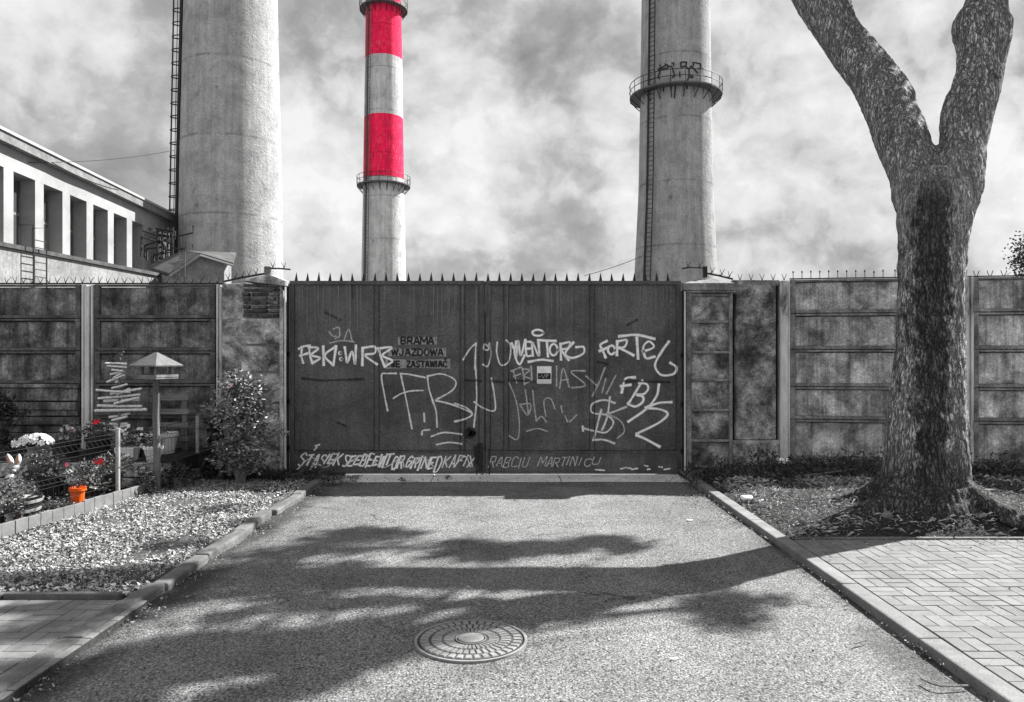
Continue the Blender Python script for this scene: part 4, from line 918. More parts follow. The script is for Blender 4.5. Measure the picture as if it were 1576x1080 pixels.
# pipework between hall and chimney
pw = thing('pipework', 'tangle of thin pipes and a dark tank between hall and widest chimney', 'pipework', tuple(P(245, 400, 56))); pw.location.z = 0; h0 = Vector(pw.location)
st_ = random.getstate(); random.seed(5)
MB().lathe(P(241, 450, 58)-h0, [(.9, 0), (.9, 4.0), (1.0, 4.0), (1.0, 4.2), (.9, 4.2), (.9, 4.55), (.1, 4.7)], 20).build('tank', M['steel'], pw)
b = MB()
for k in range(26):
    p = P(random.uniform(238, 268), random.uniform(352, 398), 56+random.uniform(-1, 1)); q = p+Vector((random.uniform(-1.6, 1.6), 0, random.uniform(-.5, .5))); r = q+Vector((0, 0, random.uniform(-1.5, .6)))
    b.tube([p-h0, q-h0, r-h0], random.choice([.04, .06, .09]), 5)
for px in (243, 250, 258, 266): b.tube([P(px, 350, 56)-h0, P(px, 430, 56)-h0], .08, 5)
b.tube([P(240, 352, 56)-h0, P(268, 356, 56)-h0], .1, 5); b.tube([P(240, 360, 56)-h0, P(268, 364, 56)-h0], .06, 5)
b.build('pipe_rack', M['iron'], pw); random.setstate(st_)
# wires
def wire(p, q, sag, name, label, r=.012):
    n = 14; pts = [p.lerp(q, i/n)-Vector((0, 0, sag*4*(i/n)*(1-i/n))) for i in range(n+1)]; o = MB().tube(pts, r, 4).build(name, M['iron']); tag(o, label, 'wire')
wire(P(-200, 232, 40), P(268, 231, 64), .8, 'overhead_wire', 'thin overhead wire running to the widest chimney', .03)
wire(P(900, 424, 60), P(988, 394, 67), .1, 'overhead_wire', 'thin slanting wire left of the graffiti chimney', .025)

# ================= TREE =================
TY = 7.2
tr = thing('tree', 'big forked tree with rough bark and a flared foot on the right', 'tree', (3.95, TY, .1))
t0 = Vector(tr.location)
def limb(spec, nseg=48, k=6):
    """spec: (py, left px, right px, Y)"""
    pts = []
    for py, l, r, Y in spec:
        c = P((l+r)/2, py, Y); pts.append((c.x, c.y, c.z, (r-l)/2*Y/F))
    out = []
    for i in range(len(pts)-1):
        p0 = pts[max(i-1, 0)]; p1 = pts[i]; p2 = pts[i+1]; p3 = pts[min(i+2, len(pts)-1)]
        for j in range(k):
            u = j/k; out.append([.5*(2*p1[c]+(p2[c]-p0[c])*u+(2*p0[c]-5*p1[c]+4*p2[c]-p3[c])*u*u+(-p0[c]+3*p1[c]-3*p2[c]+p3[c])*u**3) for c in range(4)])
    out.append(list(pts[-1])); return out
def add_limb(b, sp, n=40): 
    b.tube([Vector(p[:3])-t0 for p in sp], [p[3] for p in sp], n)
tb = MB()
add_limb(tb, limb([(830, 1330, 1515, 7.15), (790, 1342, 1502, 7.15), (770, 1352, 1494, 7.17), (740, 1361, 1487, 7.2), (700, 1366, 1484, 7.2), (640, 1371, 1482, 7.2), (560, 1380, 1480, 7.2), (480, 1386, 1478, 7.2), (430, 1387, 1479, 7.2), (380, 1388, 1482, 7.22), (335, 1384, 1490, 7.24), (300, 1390, 1492, 7.26), (270, 1398, 1482, 7.3)]))
add_limb(tb, limb([(380, 1389, 1455, 7.22), (340, 1385, 1452, 7.26), (300, 1378, 1448, 7.36), (264, 1370, 1442, 7.48), (220, 1352, 1428, 7.64), (180, 1338, 1411, 7.85), (150, 1325, 1401, 8.0), (115, 1306, 1374, 8.2), (60, 1268, 1330, 8.5), (0, 1226, 1284, 8.8), (-80, 1180, 1232, 9.15), (-200, 1110, 1155, 9.5), (-340, 1040, 1078, 10.0)]))
add_limb(tb, limb([(70, 1290, 1326, 8.45), (30, 1283, 1317, 8.45), (0, 1280, 1309, 8.5), (-60, 1272, 1300, 8.6), (-180, 1262, 1288, 8.8), (-330, 1270, 1292, 9.2)]))
add_limb(tb, limb([(400, 1420, 1480, 7.22), (350, 1428, 1488, 7.22), (300, 1436, 1506, 7.24), (260, 1442, 1512, 7.32), (221, 1448, 1515, 7.4), (170, 1453, 1525, 7.5), (140, 1466, 1534, 7.55), (106, 1475, 1541, 7.6), (70, 1477, 1549, 7.65), (38, 1471, 1552, 7.7), (0, 1490, 1547, 7.72), (-80, 1500, 1550, 7.78), (-200, 1530, 1572, 7.95), (-330, 1540, 1576, 8.25)]))
# knots
for (px, py, Y, r) in ((1536, 112, 7.18, .05), (1497, 60, 7.15, .055), (1475, 250, 7.05, .05), (1372, 200, 7.2, .055), (1470, 300, 7.02, .06), (1488, 20, 7.3, .05)):
    c = P(px, py, Y)-t0; tb.ball(c, r, r*.8, r*1.4, 14, 8)
# roots
def root_(pts, rs): tb.tube(smooth_path([(p[0]-t0.x, p[1]-t0.y, p[2]-t0.z) for p in pts], 6), [rs[0]+(rs[1]-rs[0])*i/((len(pts)-1)*6) for i in range((len(pts)-1)*6+1)], 14)
root_([(4.05, 6.98, .42), (4.2, 6.82, .27), (4.34, 6.7, .20), (4.52, 6.64, .155), (4.75, 6.68, .12), (5.1, 6.68, .05)], (.085, .035))
root_([(4.14, 7.08, .40), (4.34, 6.93, .26), (4.52, 6.8, .20), (4.85, 6.8, .14), (5.3, 6.9, .05)], (.08, .03))
root_([(4.2, 7.2, .38), (4.45, 7.1, .24), (4.85, 7.05, .14), (5.4, 7.2, .04)], (.085, .03))
root_([(3.72, 7.15, .60), (3.52, 7.05, .34), (3.3, 6.98, .2), (3.05, 6.95, .09)], (.15, .05))
root_([(3.85, 6.98, .45), (3.7, 6.82, .28), (3.55, 6.7, .14)], (.13, .05))
root_([(3.7, 7.3, .55), (3.45, 7.4, .28), (3.1, 7.6, .1)], (.14, .05))
root_([(4.25, 6.9, .28), (4.5, 6.74, .19), (4.8, 6.66, .14), (5.05, 6.6, .09), (5.3, 6.58, .04)], (.05, .022))
root_([(4.55, 6.82, .18), (4.75, 6.88, .17), (4.95, 6.76, .14), (5.2, 6.86, .10), (5.5, 6.8, .06)], (.05, .025))
root_([(4.28, 6.8, .2), (4.3, 6.66, .17), (4.42, 6.6, .13), (4.5, 6.68, .13)], (.05, .045))
tmp = tb.build('tmp_trunk', M['bark']); rm = tmp.modifiers.new('r', 'REMESH'); rm.mode = 'VOXEL'; rm.voxel_size = .022; rm.use_smooth_shade = True
sm_ = tmp.modifiers.new('s', 'SMOOTH'); sm_.factor = .6; sm_.iterations = 5
dg = bpy.context.evaluated_depsgraph_get(); ev = tmp.evaluated_get(dg); me = bpy.data.meshes.new_from_object(ev)
bpy.data.objects.remove(tmp)
nrm = [v.normal.copy() for v in me.vertices]
for v, nn in zip(me.vertices, nrm):
    p = v.co+t0; q = Vector((p.x*1.0, p.y*1.0, p.z*.28)); wq = q+Vector((mn.noise(p*3), mn.noise(p*3+Vector((9, 0, 0))), 0))*.05
    rg = abs(mn.noise(wq*17))+.5*abs(mn.noise(wq*34)); big = mn.noise(p*2.2)
    amp = .020 if p.z < 3.4 else .012
    v.co += nn*((rg-.35)*amp*1.3+big*.016)
me.materials.clear(); me.materials.append(M['bark']); me.polygons.foreach_set('use_smooth', [True]*len(me.polygons)); me.update()
trunk = bpy.data.objects.new('trunk', me); C.objects.link(trunk); trunk.parent = tr
# crown: leafy sprays on branches above the frame
cr = MB(); bw = MB()
def sh3(px, py, z): g_ = G(px, py); return Vector((g_.x+SX*z, g_.y+SY*z, z))
tipL = P(1059, -340, 10.0); tipL0 = P(1206, -80, 9.15); tipM = P(1281, -330, 9.2); tipR = P(1558, -330, 8.25)
def clump(c, rx, ry, rz, n, lmin=.06, lmax=.12):
    subs = [Vector((random.gauss(0, .5)*rx, random.gauss(0, .5)*ry, random.gauss(0, .5)*rz)) for _ in range(max(4, n//26))]
    for k in range(n):
        q = random.choice(subs); f = .26
        cr.leaf(Vector((c.x+q.x+random.gauss(0, .055+rx*.14), c.y+q.y+random.gauss(0, .05+ry*.14), c.z+q.z+random.gauss(0, .07)))-t0, random.uniform(lmin, lmax), random.uniform(.04, .075))
def twig(a, c, r0=.022):
    a = Vector(a); c = Vector(c); m1 = a.lerp(c, .35)+Vector((random.uniform(-.15, .15), random.uniform(-.15, .15), .12)); m2 = a.lerp(c, .7)+Vector((random.uniform(-.15, .15), random.uniform(-.15, .15), .1))
    bw.tube([p-t0 for p in smooth_path([a, m1, m2, c], 4)], [r0*(1-.85*i/12) for i in range(13)], 6)
blobs = [  # ground pixel of the shadow, half-width (m), half-depth (m), leaves
 (560, 818, .38, .16, 170), (500, 830, .3, .14, 90), (600, 826, .2, .1, 50), (560, 843, .35, .1, 90), (470, 850, .4, .14, 90),
 (720, 838, .3, .13, 130), (790, 845, .4, .16, 230), (860, 842, .35, .13, 160), (930, 832, .3, .1, 140), (960, 845, .2, .08, 70), (760, 855, .25, .08, 70), (690, 852, .2, .08, 50),
 (520, 868, .3, .08, 60), (400, 872, .3, .1, 80), (330, 905, .3, .13, 110), (430, 925, .3, .11, 110), (260, 925, .25, .1, 80), (520, 930, .25, .07, 90), (600, 925, .2, .06, 60), (350, 950, .16, .05, 40),
 (570, 968, .26, .1, 150), (610, 985, .2, .09, 110), (520, 990, .26, .10, 170), (455, 995, .24, .09, 130), (560, 1008, .2, .08, 110), (490, 1025, .18, .05, 60), (400, 985, .2, .09, 90), (300, 990, .22, .08, 90), (340, 1012, .2, .06, 70),
 (230, 1000, .2, .09, 90), (180, 1022, .18, .08, 80), (130, 1050, .18, .08, 80), (250, 1040, .15, .05, 50), (480, 1050, .16, .05, 60), (420, 1065, .2, .05, 70), (360, 1078, .16, .04, 50), (110, 1072, .2, .06, 70),
 (1105, 917, .16, .05, 45), (1135, 927, .2, .08, 100), (1105, 941, .12, .05, 40), (1145, 955, .15, .045, 55), (1070, 938, .06, .03, 12),
 (330, 790, .25, .12, 45), (430, 852, .3, .15, 60), (250, 850, .3, .14, 60), (120, 960, .3, .12, 90), (40, 990, .3, .12, 110), (20, 1050, .25, .1, 90), (90, 925, .35, .1, 60), (380, 815, .3, .1, 40),
]
for (px, py, hx, hy, n) in blobs:
    z = random.uniform(6.9, 7.7); c = sh3(px, py, z); top_z = CH+.459*(c.y+hy)+.25
    if c.z-.2 < top_z: z = top_z+.35+SY*.5; c = sh3(px, py, z+.2)
    clump(c, hx*.86, hy*1.0, .14, int(n*2.7))
    src = min((tipL, tipL0, tipM, tipR, P(1140, -180, 9.45), P(1540, -160, 7.9)), key=lambda q: (q-c).length if q.z < c.z+.3 else 99)
    twig(src, c, .028)
def bough(pts, r0, r1): q = smooth_path(pts, 6); bw.tube([p-t0 for p in q], [r0+(r1-r0)*i/(len(q)-1) for i in range(len(q))], 12)
bough([P(1520, -20, 7.73), sh3(740, 926, 5.55), sh3(640, 944, 6.1), sh3(560, 966, 6.8)], .11, .04)
bough([P(1530, -110, 7.85), sh3(1040, 937, 5.7), sh3(930, 953, 6.1), sh3(810, 972, 6.6)], .035, .015)
bough([tipL0, sh3(200, 905, 6.6), sh3(60, 915, 7.2)], .10, .05)
for Lp in ((1330, 130, 8.1), (1300, 70, 8.4), (1350, 170, 7.9), (1265, 10, 8.75), (1385, 215, 7.7), (1230, -40, 9.0), (1520, 60, 7.65), (1510, 150, 7.5), (1500, 0, 7.7)):  # unseen leaf clumps added sunward of the limbs to keep sun off them
    c = P(*Lp); 
    for tt in (2.3, 3.0):
        c2 = c+Vector((SX, SY, 1))*tt
        if c2.z-.3 > CH+.459*c2.y+.05: clump(c2, .24, .2, .22, 110)
# the rest of the crown, whose shade falls behind the camera
for k in range(70):
    a = random.uniform(0, 6.28); rr = random.uniform(.2, 2.6); z = random.uniform(6.3, 9.6); c = Vector((5.2+rr*math.cos(a), 5.2+rr*math.sin(a)*1.0, z))
    g_ = (c.x-SX*z, c.y-SY*z)
    if g_[1] > 2.4 or c.z-.35 < CH+.459*c.y+.3: continue
    clump(c, .55, .55, .35, 260); twig(random.choice((tipM, tipR)), c, .03)
cr.build('crown', M['leaf'], tr); bw.build('branches', M['bark'], tr)
print('crown faces', len(cr.f))

# far tree at the right edge
ft = thing('far_tree', 'small dark tree top showing above the wall at the right edge', 'tree', (22.5, 33, 0)); h0 = Vector(ft.location)
b = MB(); st_ = random.getstate(); random.seed(2)
for k in range(60):
    c = P(random.uniform(1567, 1625), random.uniform(372, 440), 33+random.uniform(-1, 1))-h0
    for _ in range(50): b.leaf(c+Vector((random.gauss(0, .25), random.gauss(0, .25), random.gauss(0, .25))), .13, .09)
b.build('crown', M['leaf_dark'], ft); MB().tube([P(1596, 600, 33)-h0, P(1598, 430, 33)-h0], [.25, .12], 8).build('trunk', M['bark'], ft); random.setstate(st_)

# ================= GARDEN =================
tz = .34
te = thing('stone_terrace', 'low raised terrace faced with whitewashed blocks, under the flower pots', 'terrace', (-5.4, 9.0, 0))
MB().box(-2.6, 1.42, .03, 1.3, -.05, tz-.02).build('fill', M['soil'], te)
b = MB(); x = -2.6
while x < 1.42:
    L = random.uniform(.18, .32); xe = min(x+L, 1.42)
    for zz0, zz1 in ((0, .16), (.165, tz)): b.box(x+.006, xe-.006, random.uniform(-.03, .0), .028, zz0, zz1-.005, rot=Matrix.Rotation(random.uniform(-.02, .02), 3, 'Y'))
    x = xe
b.build('block_face', M['stone'], te, bevel=.012)
MB().box(-2.6, 1.42, -.0, 1.3, tz-.019, tz).build('top', M['soil'], te)
# edging tiles
ed = thing('garden_edging', 'row of upright grey tiles edging the garden along the chip bed', 'edging', (fence_x(7.5), 7.5, 0)); h0 = Vector(ed.location)
yy_ = 5.6; n_t = 0
while yy_ < 9.75:
    L = .152; a = Vector((fence_x(yy_), yy_, 0)); c = Vector((fence_x(yy_+L), yy_+L, 0)); d = (c-a).normalized(); nn = Vector((d.y, -d.x, 0))*.025; hh = .158+random.uniform(-.008, .008); s_ = d*.003
    up = Vector((0, 0, hh)); lo = Vector((0, 0, -.03)); tl = Vector((random.uniform(-.006, .006), 0, 0))
    q = [a+s_, c-s_, c-s_-nn*1.2, a+s_-nn*1.2]; MB().hexa([p+lo-h0 for p in q], [p+up+tl-h0 for p in q]).build('tile', M['tile'], ed, bevel=.003); yy_ += L
# wire fence
wf = thing('wire_fence', 'low wire mesh garden fence with V shaped folds and round posts', 'fence', (fence_x(7.5)-.06, 7.5, 0)); h0 = Vector(wf.location)
fpt = lambda y, z, off=0: Vector((fence_x(y)-.06+off, y, z))-h0
for yp in (5.9, 8.2, 9.85):
    MB().tube([fpt(yp, 0), fpt(yp, .80)], .022, 12).tube([fpt(yp, .80), fpt(yp, .815)], .025, 12).build('post', M['galv'], wf)
b = MB()
for z, off in ((.22, 0), (.36, 0), (.40, .03), (.44, 0), (.60, 0), (.66, .045), (.72, 0), (.76, 0)): b.tube([fpt(5.7, z, off), fpt(7.7, z, off), fpt(9.85, z, off)], .0022, 5)
y = 5.72
while y < 9.84:
    b.tube([fpt(y, .16), fpt(y, .36), fpt(y, .40, .03), fpt(y, .44), fpt(y, .60), fpt(y, .66, .045), fpt(y, .72), fpt(y, .77)], .0016, 4); y += .075
b.build('mesh', M['iron'], wf)

# birdhouse
bp = P(240.5, 600, 8.75)
bh = thing('bird_feeder', 'wooden bird feeder house with hipped roof on a rough post', 'bird feeder', (bp.x, bp.y, 0)); 
zr0 = Z(580, 8.75)
MB().tube([(0, 0, 0), (.006, 0, .5), (-.004, 0, .9), (.003, 0, zr0-.02)], [.042, .038, .035, .034], 12, wob=lambda i, a: 1+.08*math.sin(3*a+i)).build('post', M['wood'], bh, True)
rot = R(-24); hs_ = bpy.data.objects.new("feeder_house", None); C.objects.link(hs_); hs_.parent = bh; hs_.location = (0, 0, zr0); hs_.rotation_euler = (0, 0, rot); hs_.scale = (.9, .9, .95)
MB().box(-.19, .19, -.17, .17, -.02, 0).box(-.19, .19, -.175, -.165, .0, .03).box(-.19, .19, .165, .175, 0, .03).box(-.195, -.185, -.17, .17, 0, .03).box(.185, .195, -.17, .17, 0, .03).build('tray', M['woodh'], hs_)
b = MB()
for sx_ in (-1, 1):
    for sy_ in (-1, 1): MB().box(sx_*.12-.015, sx_*.12+.015, sy_*.11-.015, sy_*.11+.015, 0.001, .13).build('corner_post', M['wood'], hs_)
MB().box(-.08, .0, -.03, .03, .001, .13).build('seed_box', M['wood'], hs_)
b = MB(); c0 = [(-.23, -.21, .125), (.23, -.21, .125), (.23, .21, .125), (-.23, .21, .125)]
b.hexa(c0, [(-.235, -.215, .14), (.235, -.215, .14), (.235, .215, .14), (-.235, .215, .14)])
b.hexa([(-.235, -.215, .1405), (.235, -.215, .1405), (.235, .215, .1405), (-.235, .215, .1405)], [(-.02, -.006, .295), (.02, -.006, .295), (.02, .006, .295), (-.02, .006, .295)])
b.build('roof', M['shingle'], hs_)
# birch stick tree
bt = P(183, 600, 9.75); xt = thing('stick_tree', 'Christmas tree shape of stacked birch sticks standing by the wall post', 'garden ornament', (bt.x, bt.y, tz)); h0 = Vector(xt.location)
st_ = random.getstate(); random.seed(11)
pz = lambda px, py, dy=0: P(px, py, 9.75+dy)-h0
MB().tube([(0, 0, 0), pz(184, 560)], .014, 8).build('pole', M['wood'], xt)
for (xa, ya, xb, yb, r) in [(162,559,195,560,1.7),(165,563,195,565,1.6),(172,569,190,571,1.8),(170,576,186,572,1.8),(164,588,192,577,1.8),(174,582,188,574,1.6),(178,588,184,584,2.4),(172,597,196,591,1.8),(148,600,200,603,2.0),(170,606,218,598,2.0),(180,607,200,598,2.2),(151,613,216,607,2.1),(160,617,214,615,2.4),(150,624,218,625,2.3),(176,621,214,612,2.2),(146,632,226,630,2.5),(168,642,200,636,2.2),(172,647,196,641,2.2),(150,652,196,652,2.6),(160,659,200,655,2.4),(148,664,190,662,2.6)]:
    dy = random.uniform(-.05, .03); a, c = pz(xa, ya, dy), pz(xb, yb, dy+random.uniform(-.03, .03)); MB().tube([a, a.lerp(c, .5)+Vector((0, 0, random.uniform(-.006, .006))), c], r*9.75/F*.95, 9).build('birch_stick', M['birch'], xt, True)
b = MB()
for k in range(7): p = pz(183+random.uniform(-3, 3), 558-k*2.4); b.tube([p-Vector((random.uniform(.02, .05), 0, .01)), p+Vector((random.uniform(.02, .05), 0, .02))], .009, 5)
b.build('twig_star', M['wood'], xt); random.setstate(st_)
# pallet rack
pp_ = P(268, 640, 10.15); pk = thing('slatted_pallet', 'weathered slatted wooden pallet leaning on the wall behind the feeder', 'pallet', (pp_.x, pp_.y, tz)); h0 = Vector(pk.location)
for y0, y1 in ((607, 616), (629, 637), (650, 658), (672, 679)):
    a = P(243, y1, 10.1); c = P(290, y0, 10.1); MB().box(a.x-h0.x, c.x-h0.x, -.05, -.03, a.z-h0.z, c.z-h0.z).build('slat', M['woodh'], pk, bevel=.002)
for px in (245, 285):
    a = P(px-3, 700, 10.15); c = P(px+4, 606, 10.15); MB().box(a.x-h0.x, c.x-h0.x, -.029, .03, 0, c.z-h0.z).build('upright', M['wood'], pk)

# plants & pots
def pot_mb(r0, r1, h, lip=.012, n=22):
    return MB().lathe((0, 0, 0), [(r0, 0), (r1-.003, h*.82), (r1, h*.82), (r1+lip, h*.83), (r1+lip, h), (r1, h), (r1-.01, h-.02), (.001, h-.025)], n)
def foliage(par, name, c, rx, ry, rz, n, lm, lw_, m_, updir=.3):
    b = MB()
    for _ in range(n):
        d = Vector((random.gauss(0, 1), random.gauss(0, 1), random.gauss(0, 1))).normalized()*(random.random()**.4)
        dd = Vector((d.x+random.gauss(0, .6), d.y+random.gauss(0, .6), updir+random.gauss(0, .5))).normalized()
        b.leaf((c[0]+d.x*rx, c[1]+d.y*ry, c[2]+d.z*rz), lm*random.uniform(.6, 1.2), lw_*random.uniform(.6, 1.2), dd)
    return b.build(name, m_, par)
def bloom(b, c, r, n=5, dirv=Vector((0, -1, .5))):
    dv = dirv.normalized(); u = dv.orthogonal().normalized(); v = dv.cross(u); c = Vector(c)
    for k in range(n):
        a = 2*math.pi*k/n+random.random(); p = c+(u*math.cos(a)+v*math.sin(a))*r*.55; q = dv.cross((u*math.cos(a)+v*math.sin(a)))
        o = (u*math.cos(a)+v*math.sin(a)); s0 = len(b.v); b.v += [tuple(c), tuple(p+q*r*.42+dv*r*.2), tuple(c+o*r+dv*r*.3), tuple(p-q*r*.42+dv*r*.2)]; b.f.append((s0, s0+1, s0+2, s0+3))
def potted(name, label, px, Y, wpx, z0, h, potm, fr, leafm, nleaf, flowers=(), group='potted plants of the garden', cat='potted plant', ls=.05, taper=.8, round_=True, potname='pot'):
    r = wpx/2*Y/F; x = (px-CX)*Y/F; t = thing(name, label, cat, (x, Y, z0), group=group)
    if round_: pot_mb(r*taper, r, h).build(potname, M[potm], t, True)
    else:
        MB().hexa([(-r*.85, -.07, 0), (r*.85, -.07, 0), (r*.85, .07, 0), (-r*.85, .07, 0)], [(-r, -.09, h), (r, -.09, h), (r, .09, h), (-r, .09, h)]).build(potname, M[potm], t, bevel=.008)
    rx, rz = fr
    foliage(t, 'foliage', (0, 0, h+rz*.75), rx, rx*.8, rz, nleaf, ls, ls*.5, M[leafm])
    st = MB()
    for _ in range(8): a = random.uniform(0, 6.28); st.tube([(0, 0, h-.03), (rx*.4*math.cos(a), rx*.4*math.sin(a), h+rz*.6), (rx*.7*math.cos(a), rx*.7*math.sin(a), h+rz)], [.003, .002, .001], 4)
    st.build('stems', M['leaf_dark'], t)
    for fm, n_, fs, cx_, cz_, sp in flowers:
        for _ in range(n_):
            b = MB(); bloom(b, (cx_+random.uniform(-sp, sp), -rx*.6+random.uniform(-.04, .04), h+cz_+random.uniform(-sp, sp)), fs, 5, Vector((random.uniform(-.5, .5), -1, random.uniform(0, .9))))
            b.build('flower', M[fm], t)
    return t
def bush(name, label, px, Y, z0, hw, hh, n, ls, m_, ncl, cat='bush', flowers=None, seed=1, cz=None):
    st_ = random.getstate(); random.seed(seed); x = (px-CX)*Y/F; t = thing(name, label, cat, (x, Y, z0)); b = MB(); s_ = MB()
    for k in range(ncl):
        a = random.uniform(0, 6.28); q = random.uniform(.15, 1.); zz = hh*random.uniform(.12, 1.); env = math.sin(min(1, max(.12, zz/hh))*math.pi*.86+.25)
        c = Vector((hw*env*q*math.cos(a), hw*.7*env*q*math.sin(a), zz)); s_.tube([(random.uniform(-.05, .05), 0, 0), (c.x*.35, c.y*.35, zz*.5), tuple(c)], [.009, .006, .002], 5)
        for _ in range(n//ncl):
            d = Vector((random.gauss(0, 1), random.gauss(0, 1), random.gauss(0, .8)))*hw*.17; b.leaf(c+d, ls*random.uniform(.6, 1.25), ls*.52, Vector((random.gauss(0, .8), random.gauss(0, .8), random.gauss(-.1, .4))).normalized())
    s_.build('stems', M['wood'], t); b.build('foliage', M[m_], t)
    if flowers:
        b = MB()
        for fx_, fz_ in flowers:
            for _ in range(3): bloom(b, (fx_+random.uniform(-.02, .02), -hw*.3, fz_+random.uniform(-.02, .02)), .03, 6, Vector((random.uniform(-.4, .4), -1, .5)))
        b.build('flower', M['blush'], t)
    random.setstate(st_); return t
potted('potted_plant', 'bright orange plastic pot with a small pink flowered plant', 119.5, 7.83, 21, .06, .19, 'orange', (.10, .10), 'leaf', 80, [('pink', 2, .022, -.07, .24, .01), ('petal_grey', 6, .02, 0, .12, .07)], taper=.78)
potted('potted_plant', 'wide dark barrel pot with loose foliage left of the orange pot', 82, 8.3, 38, .05, .25, 'black_pot', (.2, .13), 'leaf', 260, [('petal_grey', 8, .02, .05, .1, .1)], taper=.9)
potted('potted_plant', 'narrow black pot with pale leaves directly behind the orange pot', 104, 8.2, 14, .05, .2, 'black_pot', (.09, .1), 'leaf_gloss', 80, [('petal_grey', 3, .02, 0, .1, .05)])
potted('potted_plant', 'black pot overflowing with red flowers in front of the terrace', 174, 8.62, 26, .05, .22, 'black_pot', (.24, .14), 'leaf', 420, [('red', 8, .024, -.07, .16, .035)])
potted('potted_plant', 'tall black pot with one red bloom by the foot of the wall post', 151, 9.5, 36, tz, .24, 'black_pot', (.19, .13), 'leaf', 300, [('red', 3, .032, .05, .19, .008), ('petal_grey', 4, .02, -.08, .15, .05)], taper=.85)
potted('potted_plant', 'black pot of pale trumpet leaves between jug and red bloom', 108, 9.5, 28, tz, .2, 'black_pot', (.16, .12), 'leaf_gloss', 220, [('petal_grey', 9, .025, 0, .12, .1), ('blush', 3, .02, .1, .13, .03)])
potted('potted_plant', 'round mass of white edged petunias beside the feeder post', 208, 9.35, 26, tz, .12, 'black_pot', (.18, .16), 'leaf_dark', 260, [('petal', 26, .024, 0, .16, .14), ('blush', 5, .022, -.1, .1, .05)])
potted('potted_plant', 'white rectangular trough with trailing plant left of the feeder post', 196, 9.15, 30, tz, .16, 'white_pot', (.15, .1), 'leaf', 150, [('petal_grey', 4, .018, -.05, .1, .05)], round_=False, potname='trough')
potted('potted_plant', 'small white flower pot right behind the feeder post', 236, 9.0, 28, tz, .19, 'white_pot', (.12, .06), 'leaf_dark', 90, taper=.62)
pt = potted('potted_plant', 'large pale ribbed tub with low plants behind the feeder post', 249, 9.85, 46, tz, .26, 'white_pot', (.17, .06), 'leaf', 110, taper=.78, potname='tub')
potted('potted_plant', 'dark pot of purple grey leaves under the stick tree', 223, 9.6, 20, tz, .1, 'grey_pot', (.12, .08), 'leaf_dark', 90)
for px, Y, m_, lb in ((3, 7.0, 'black_pot', 'black square nursery pot at the very left end of the edging'), (15.5, 6.95, 'galv', 'clear plastic cup pot between two nursery pots by the edging'), (27, 7.0, 'brown_pot', 'brownish nursery pot next to the clear cup by the edging')):
    potted('nursery_pot', lb, px, Y, 11, .05, .11, m_, (.11, .08), 'leaf', 110, [('petal_grey', 2, .015, 0, .1, .05)], group='small nursery pots by the edging')
# barrel planter
bx = (18-CX)*7.5/F; bt_ = thing('barrel_planter', 'half barrel planter with pale hoops, white lily leaves and pink flower', 'planter', (bx, 7.5, .05))
MB().lathe((0, 0, 0), [(.22, 0), (.255, .09), (.265, .17), (.25, .17), (.24, .14), (.001, .13)], 28).build('barrel', M['black_pot'], bt_, True)
for z in (.028, .115): MB().lathe((0, 0, 0), [(.232+z*.22, z), (.24+z*.22, z), (.247+z*.22, z+.028), (.237+z*.22, z+.028)], 28).build('hoop', M['galv'], bt_, True)
foliage(bt_, 'foliage', (0, 0, .23), .25, .2, .12, 420, .05, .028, M['leaf'])
b = MB()
for k in range(9): a = R(30+k*15); b.tri((-.1, -.18, .15), (-.1+.13*math.cos(a)-.006, -.19, .15+.17*math.sin(a)), (-.1+.13*math.cos(a)+.012, -.19, .15+.16*math.sin(a)))
b.build('lily_leaf', M['petal'], bt_)
b = MB(); bloom(b, (-.03, -.2, .29), .035); b.build('flower', M['pink'], bt_)
for _ in range(9): b = MB(); bloom(b, (random.uniform(-.2, .22), -.17, .25+random.uniform(-.03, .06)), .022); b.build('flower', M['petal_grey'], bt_)
# jug with hydrangea
jx = (56-CX)*8.95/F; jg = thing('clay_jug', 'large ribbed clay jug with handle, full of white flowers', 'jug', (jx, 8.95, .2))
prof = [(.09, 0), (.13, .06), (.145, .13), (.135, .2), (.10, .25), (.085, .275), (.10, .31), (.115, .335), (.10, .335), (.08, .30)]
fine_prof = []
for (r0, z0), (r1, z1) in zip(prof, prof[1:]):
    for i in range(4): u = i/4; fine_prof.append((r0+(r1-r0)*u+.0025*(i % 2), z0+(z1-z0)*u))
fine_prof.append(prof[-1]); MB().lathe((0, 0, 0), fine_prof, 30).build('body', M['clay'], jg, True)
MB().tube(smooth_path([(.1, -.02, .31), (.16, -.02, .33), (.185, -.02, .27), (.15, -.02, .2), (.12, -.02, .2)], 5), .013, 8).build('handle', M['clay'], jg, True)
MB().box(-.14, .14, -.12, .12, -.16, -.002).build('stone_stand', M['stone'], jg, bevel=.02)
b = MB()
for k in range(120):
    d = Vector((random.gauss(0, 1), random.gauss(0, .8), abs(random.gauss(0, .8)))).normalized(); bloom(b, (d.x*.19-.01, d.y*.12, .37+d.z*.10), .03, 4, d+Vector((0, -.4, 0)))
for k in range(16): bloom(b, (-.2+random.uniform(-.04, .04), -.05, .37+random.uniform(-.03, .03)), .026, 4)
b.build('flower_head', M['petal'], jg)['kind'] = 'stuff'; foliage(jg, 'foliage', (0, 0, .36), .17, .11, .05, 120, .06, .035, M['leaf_dark'])
bush('shrub', 'low leafy shrub right of the jug, in front of the terrace', 132, 8.75, .05, .24, .30, 700, .045, 'leaf', 22, seed=16)
bush('shrub', 'small leafy shrub behind the fence post', 222, 8.6, .05, .16, .26, 420, .05, 'leaf', 14, seed=17)
bush('shrub', 'trailing plants at the right end of the terrace', 275, 8.95, .05, .26, .26, 500, .05, 'leaf_dark', 16, seed=18)
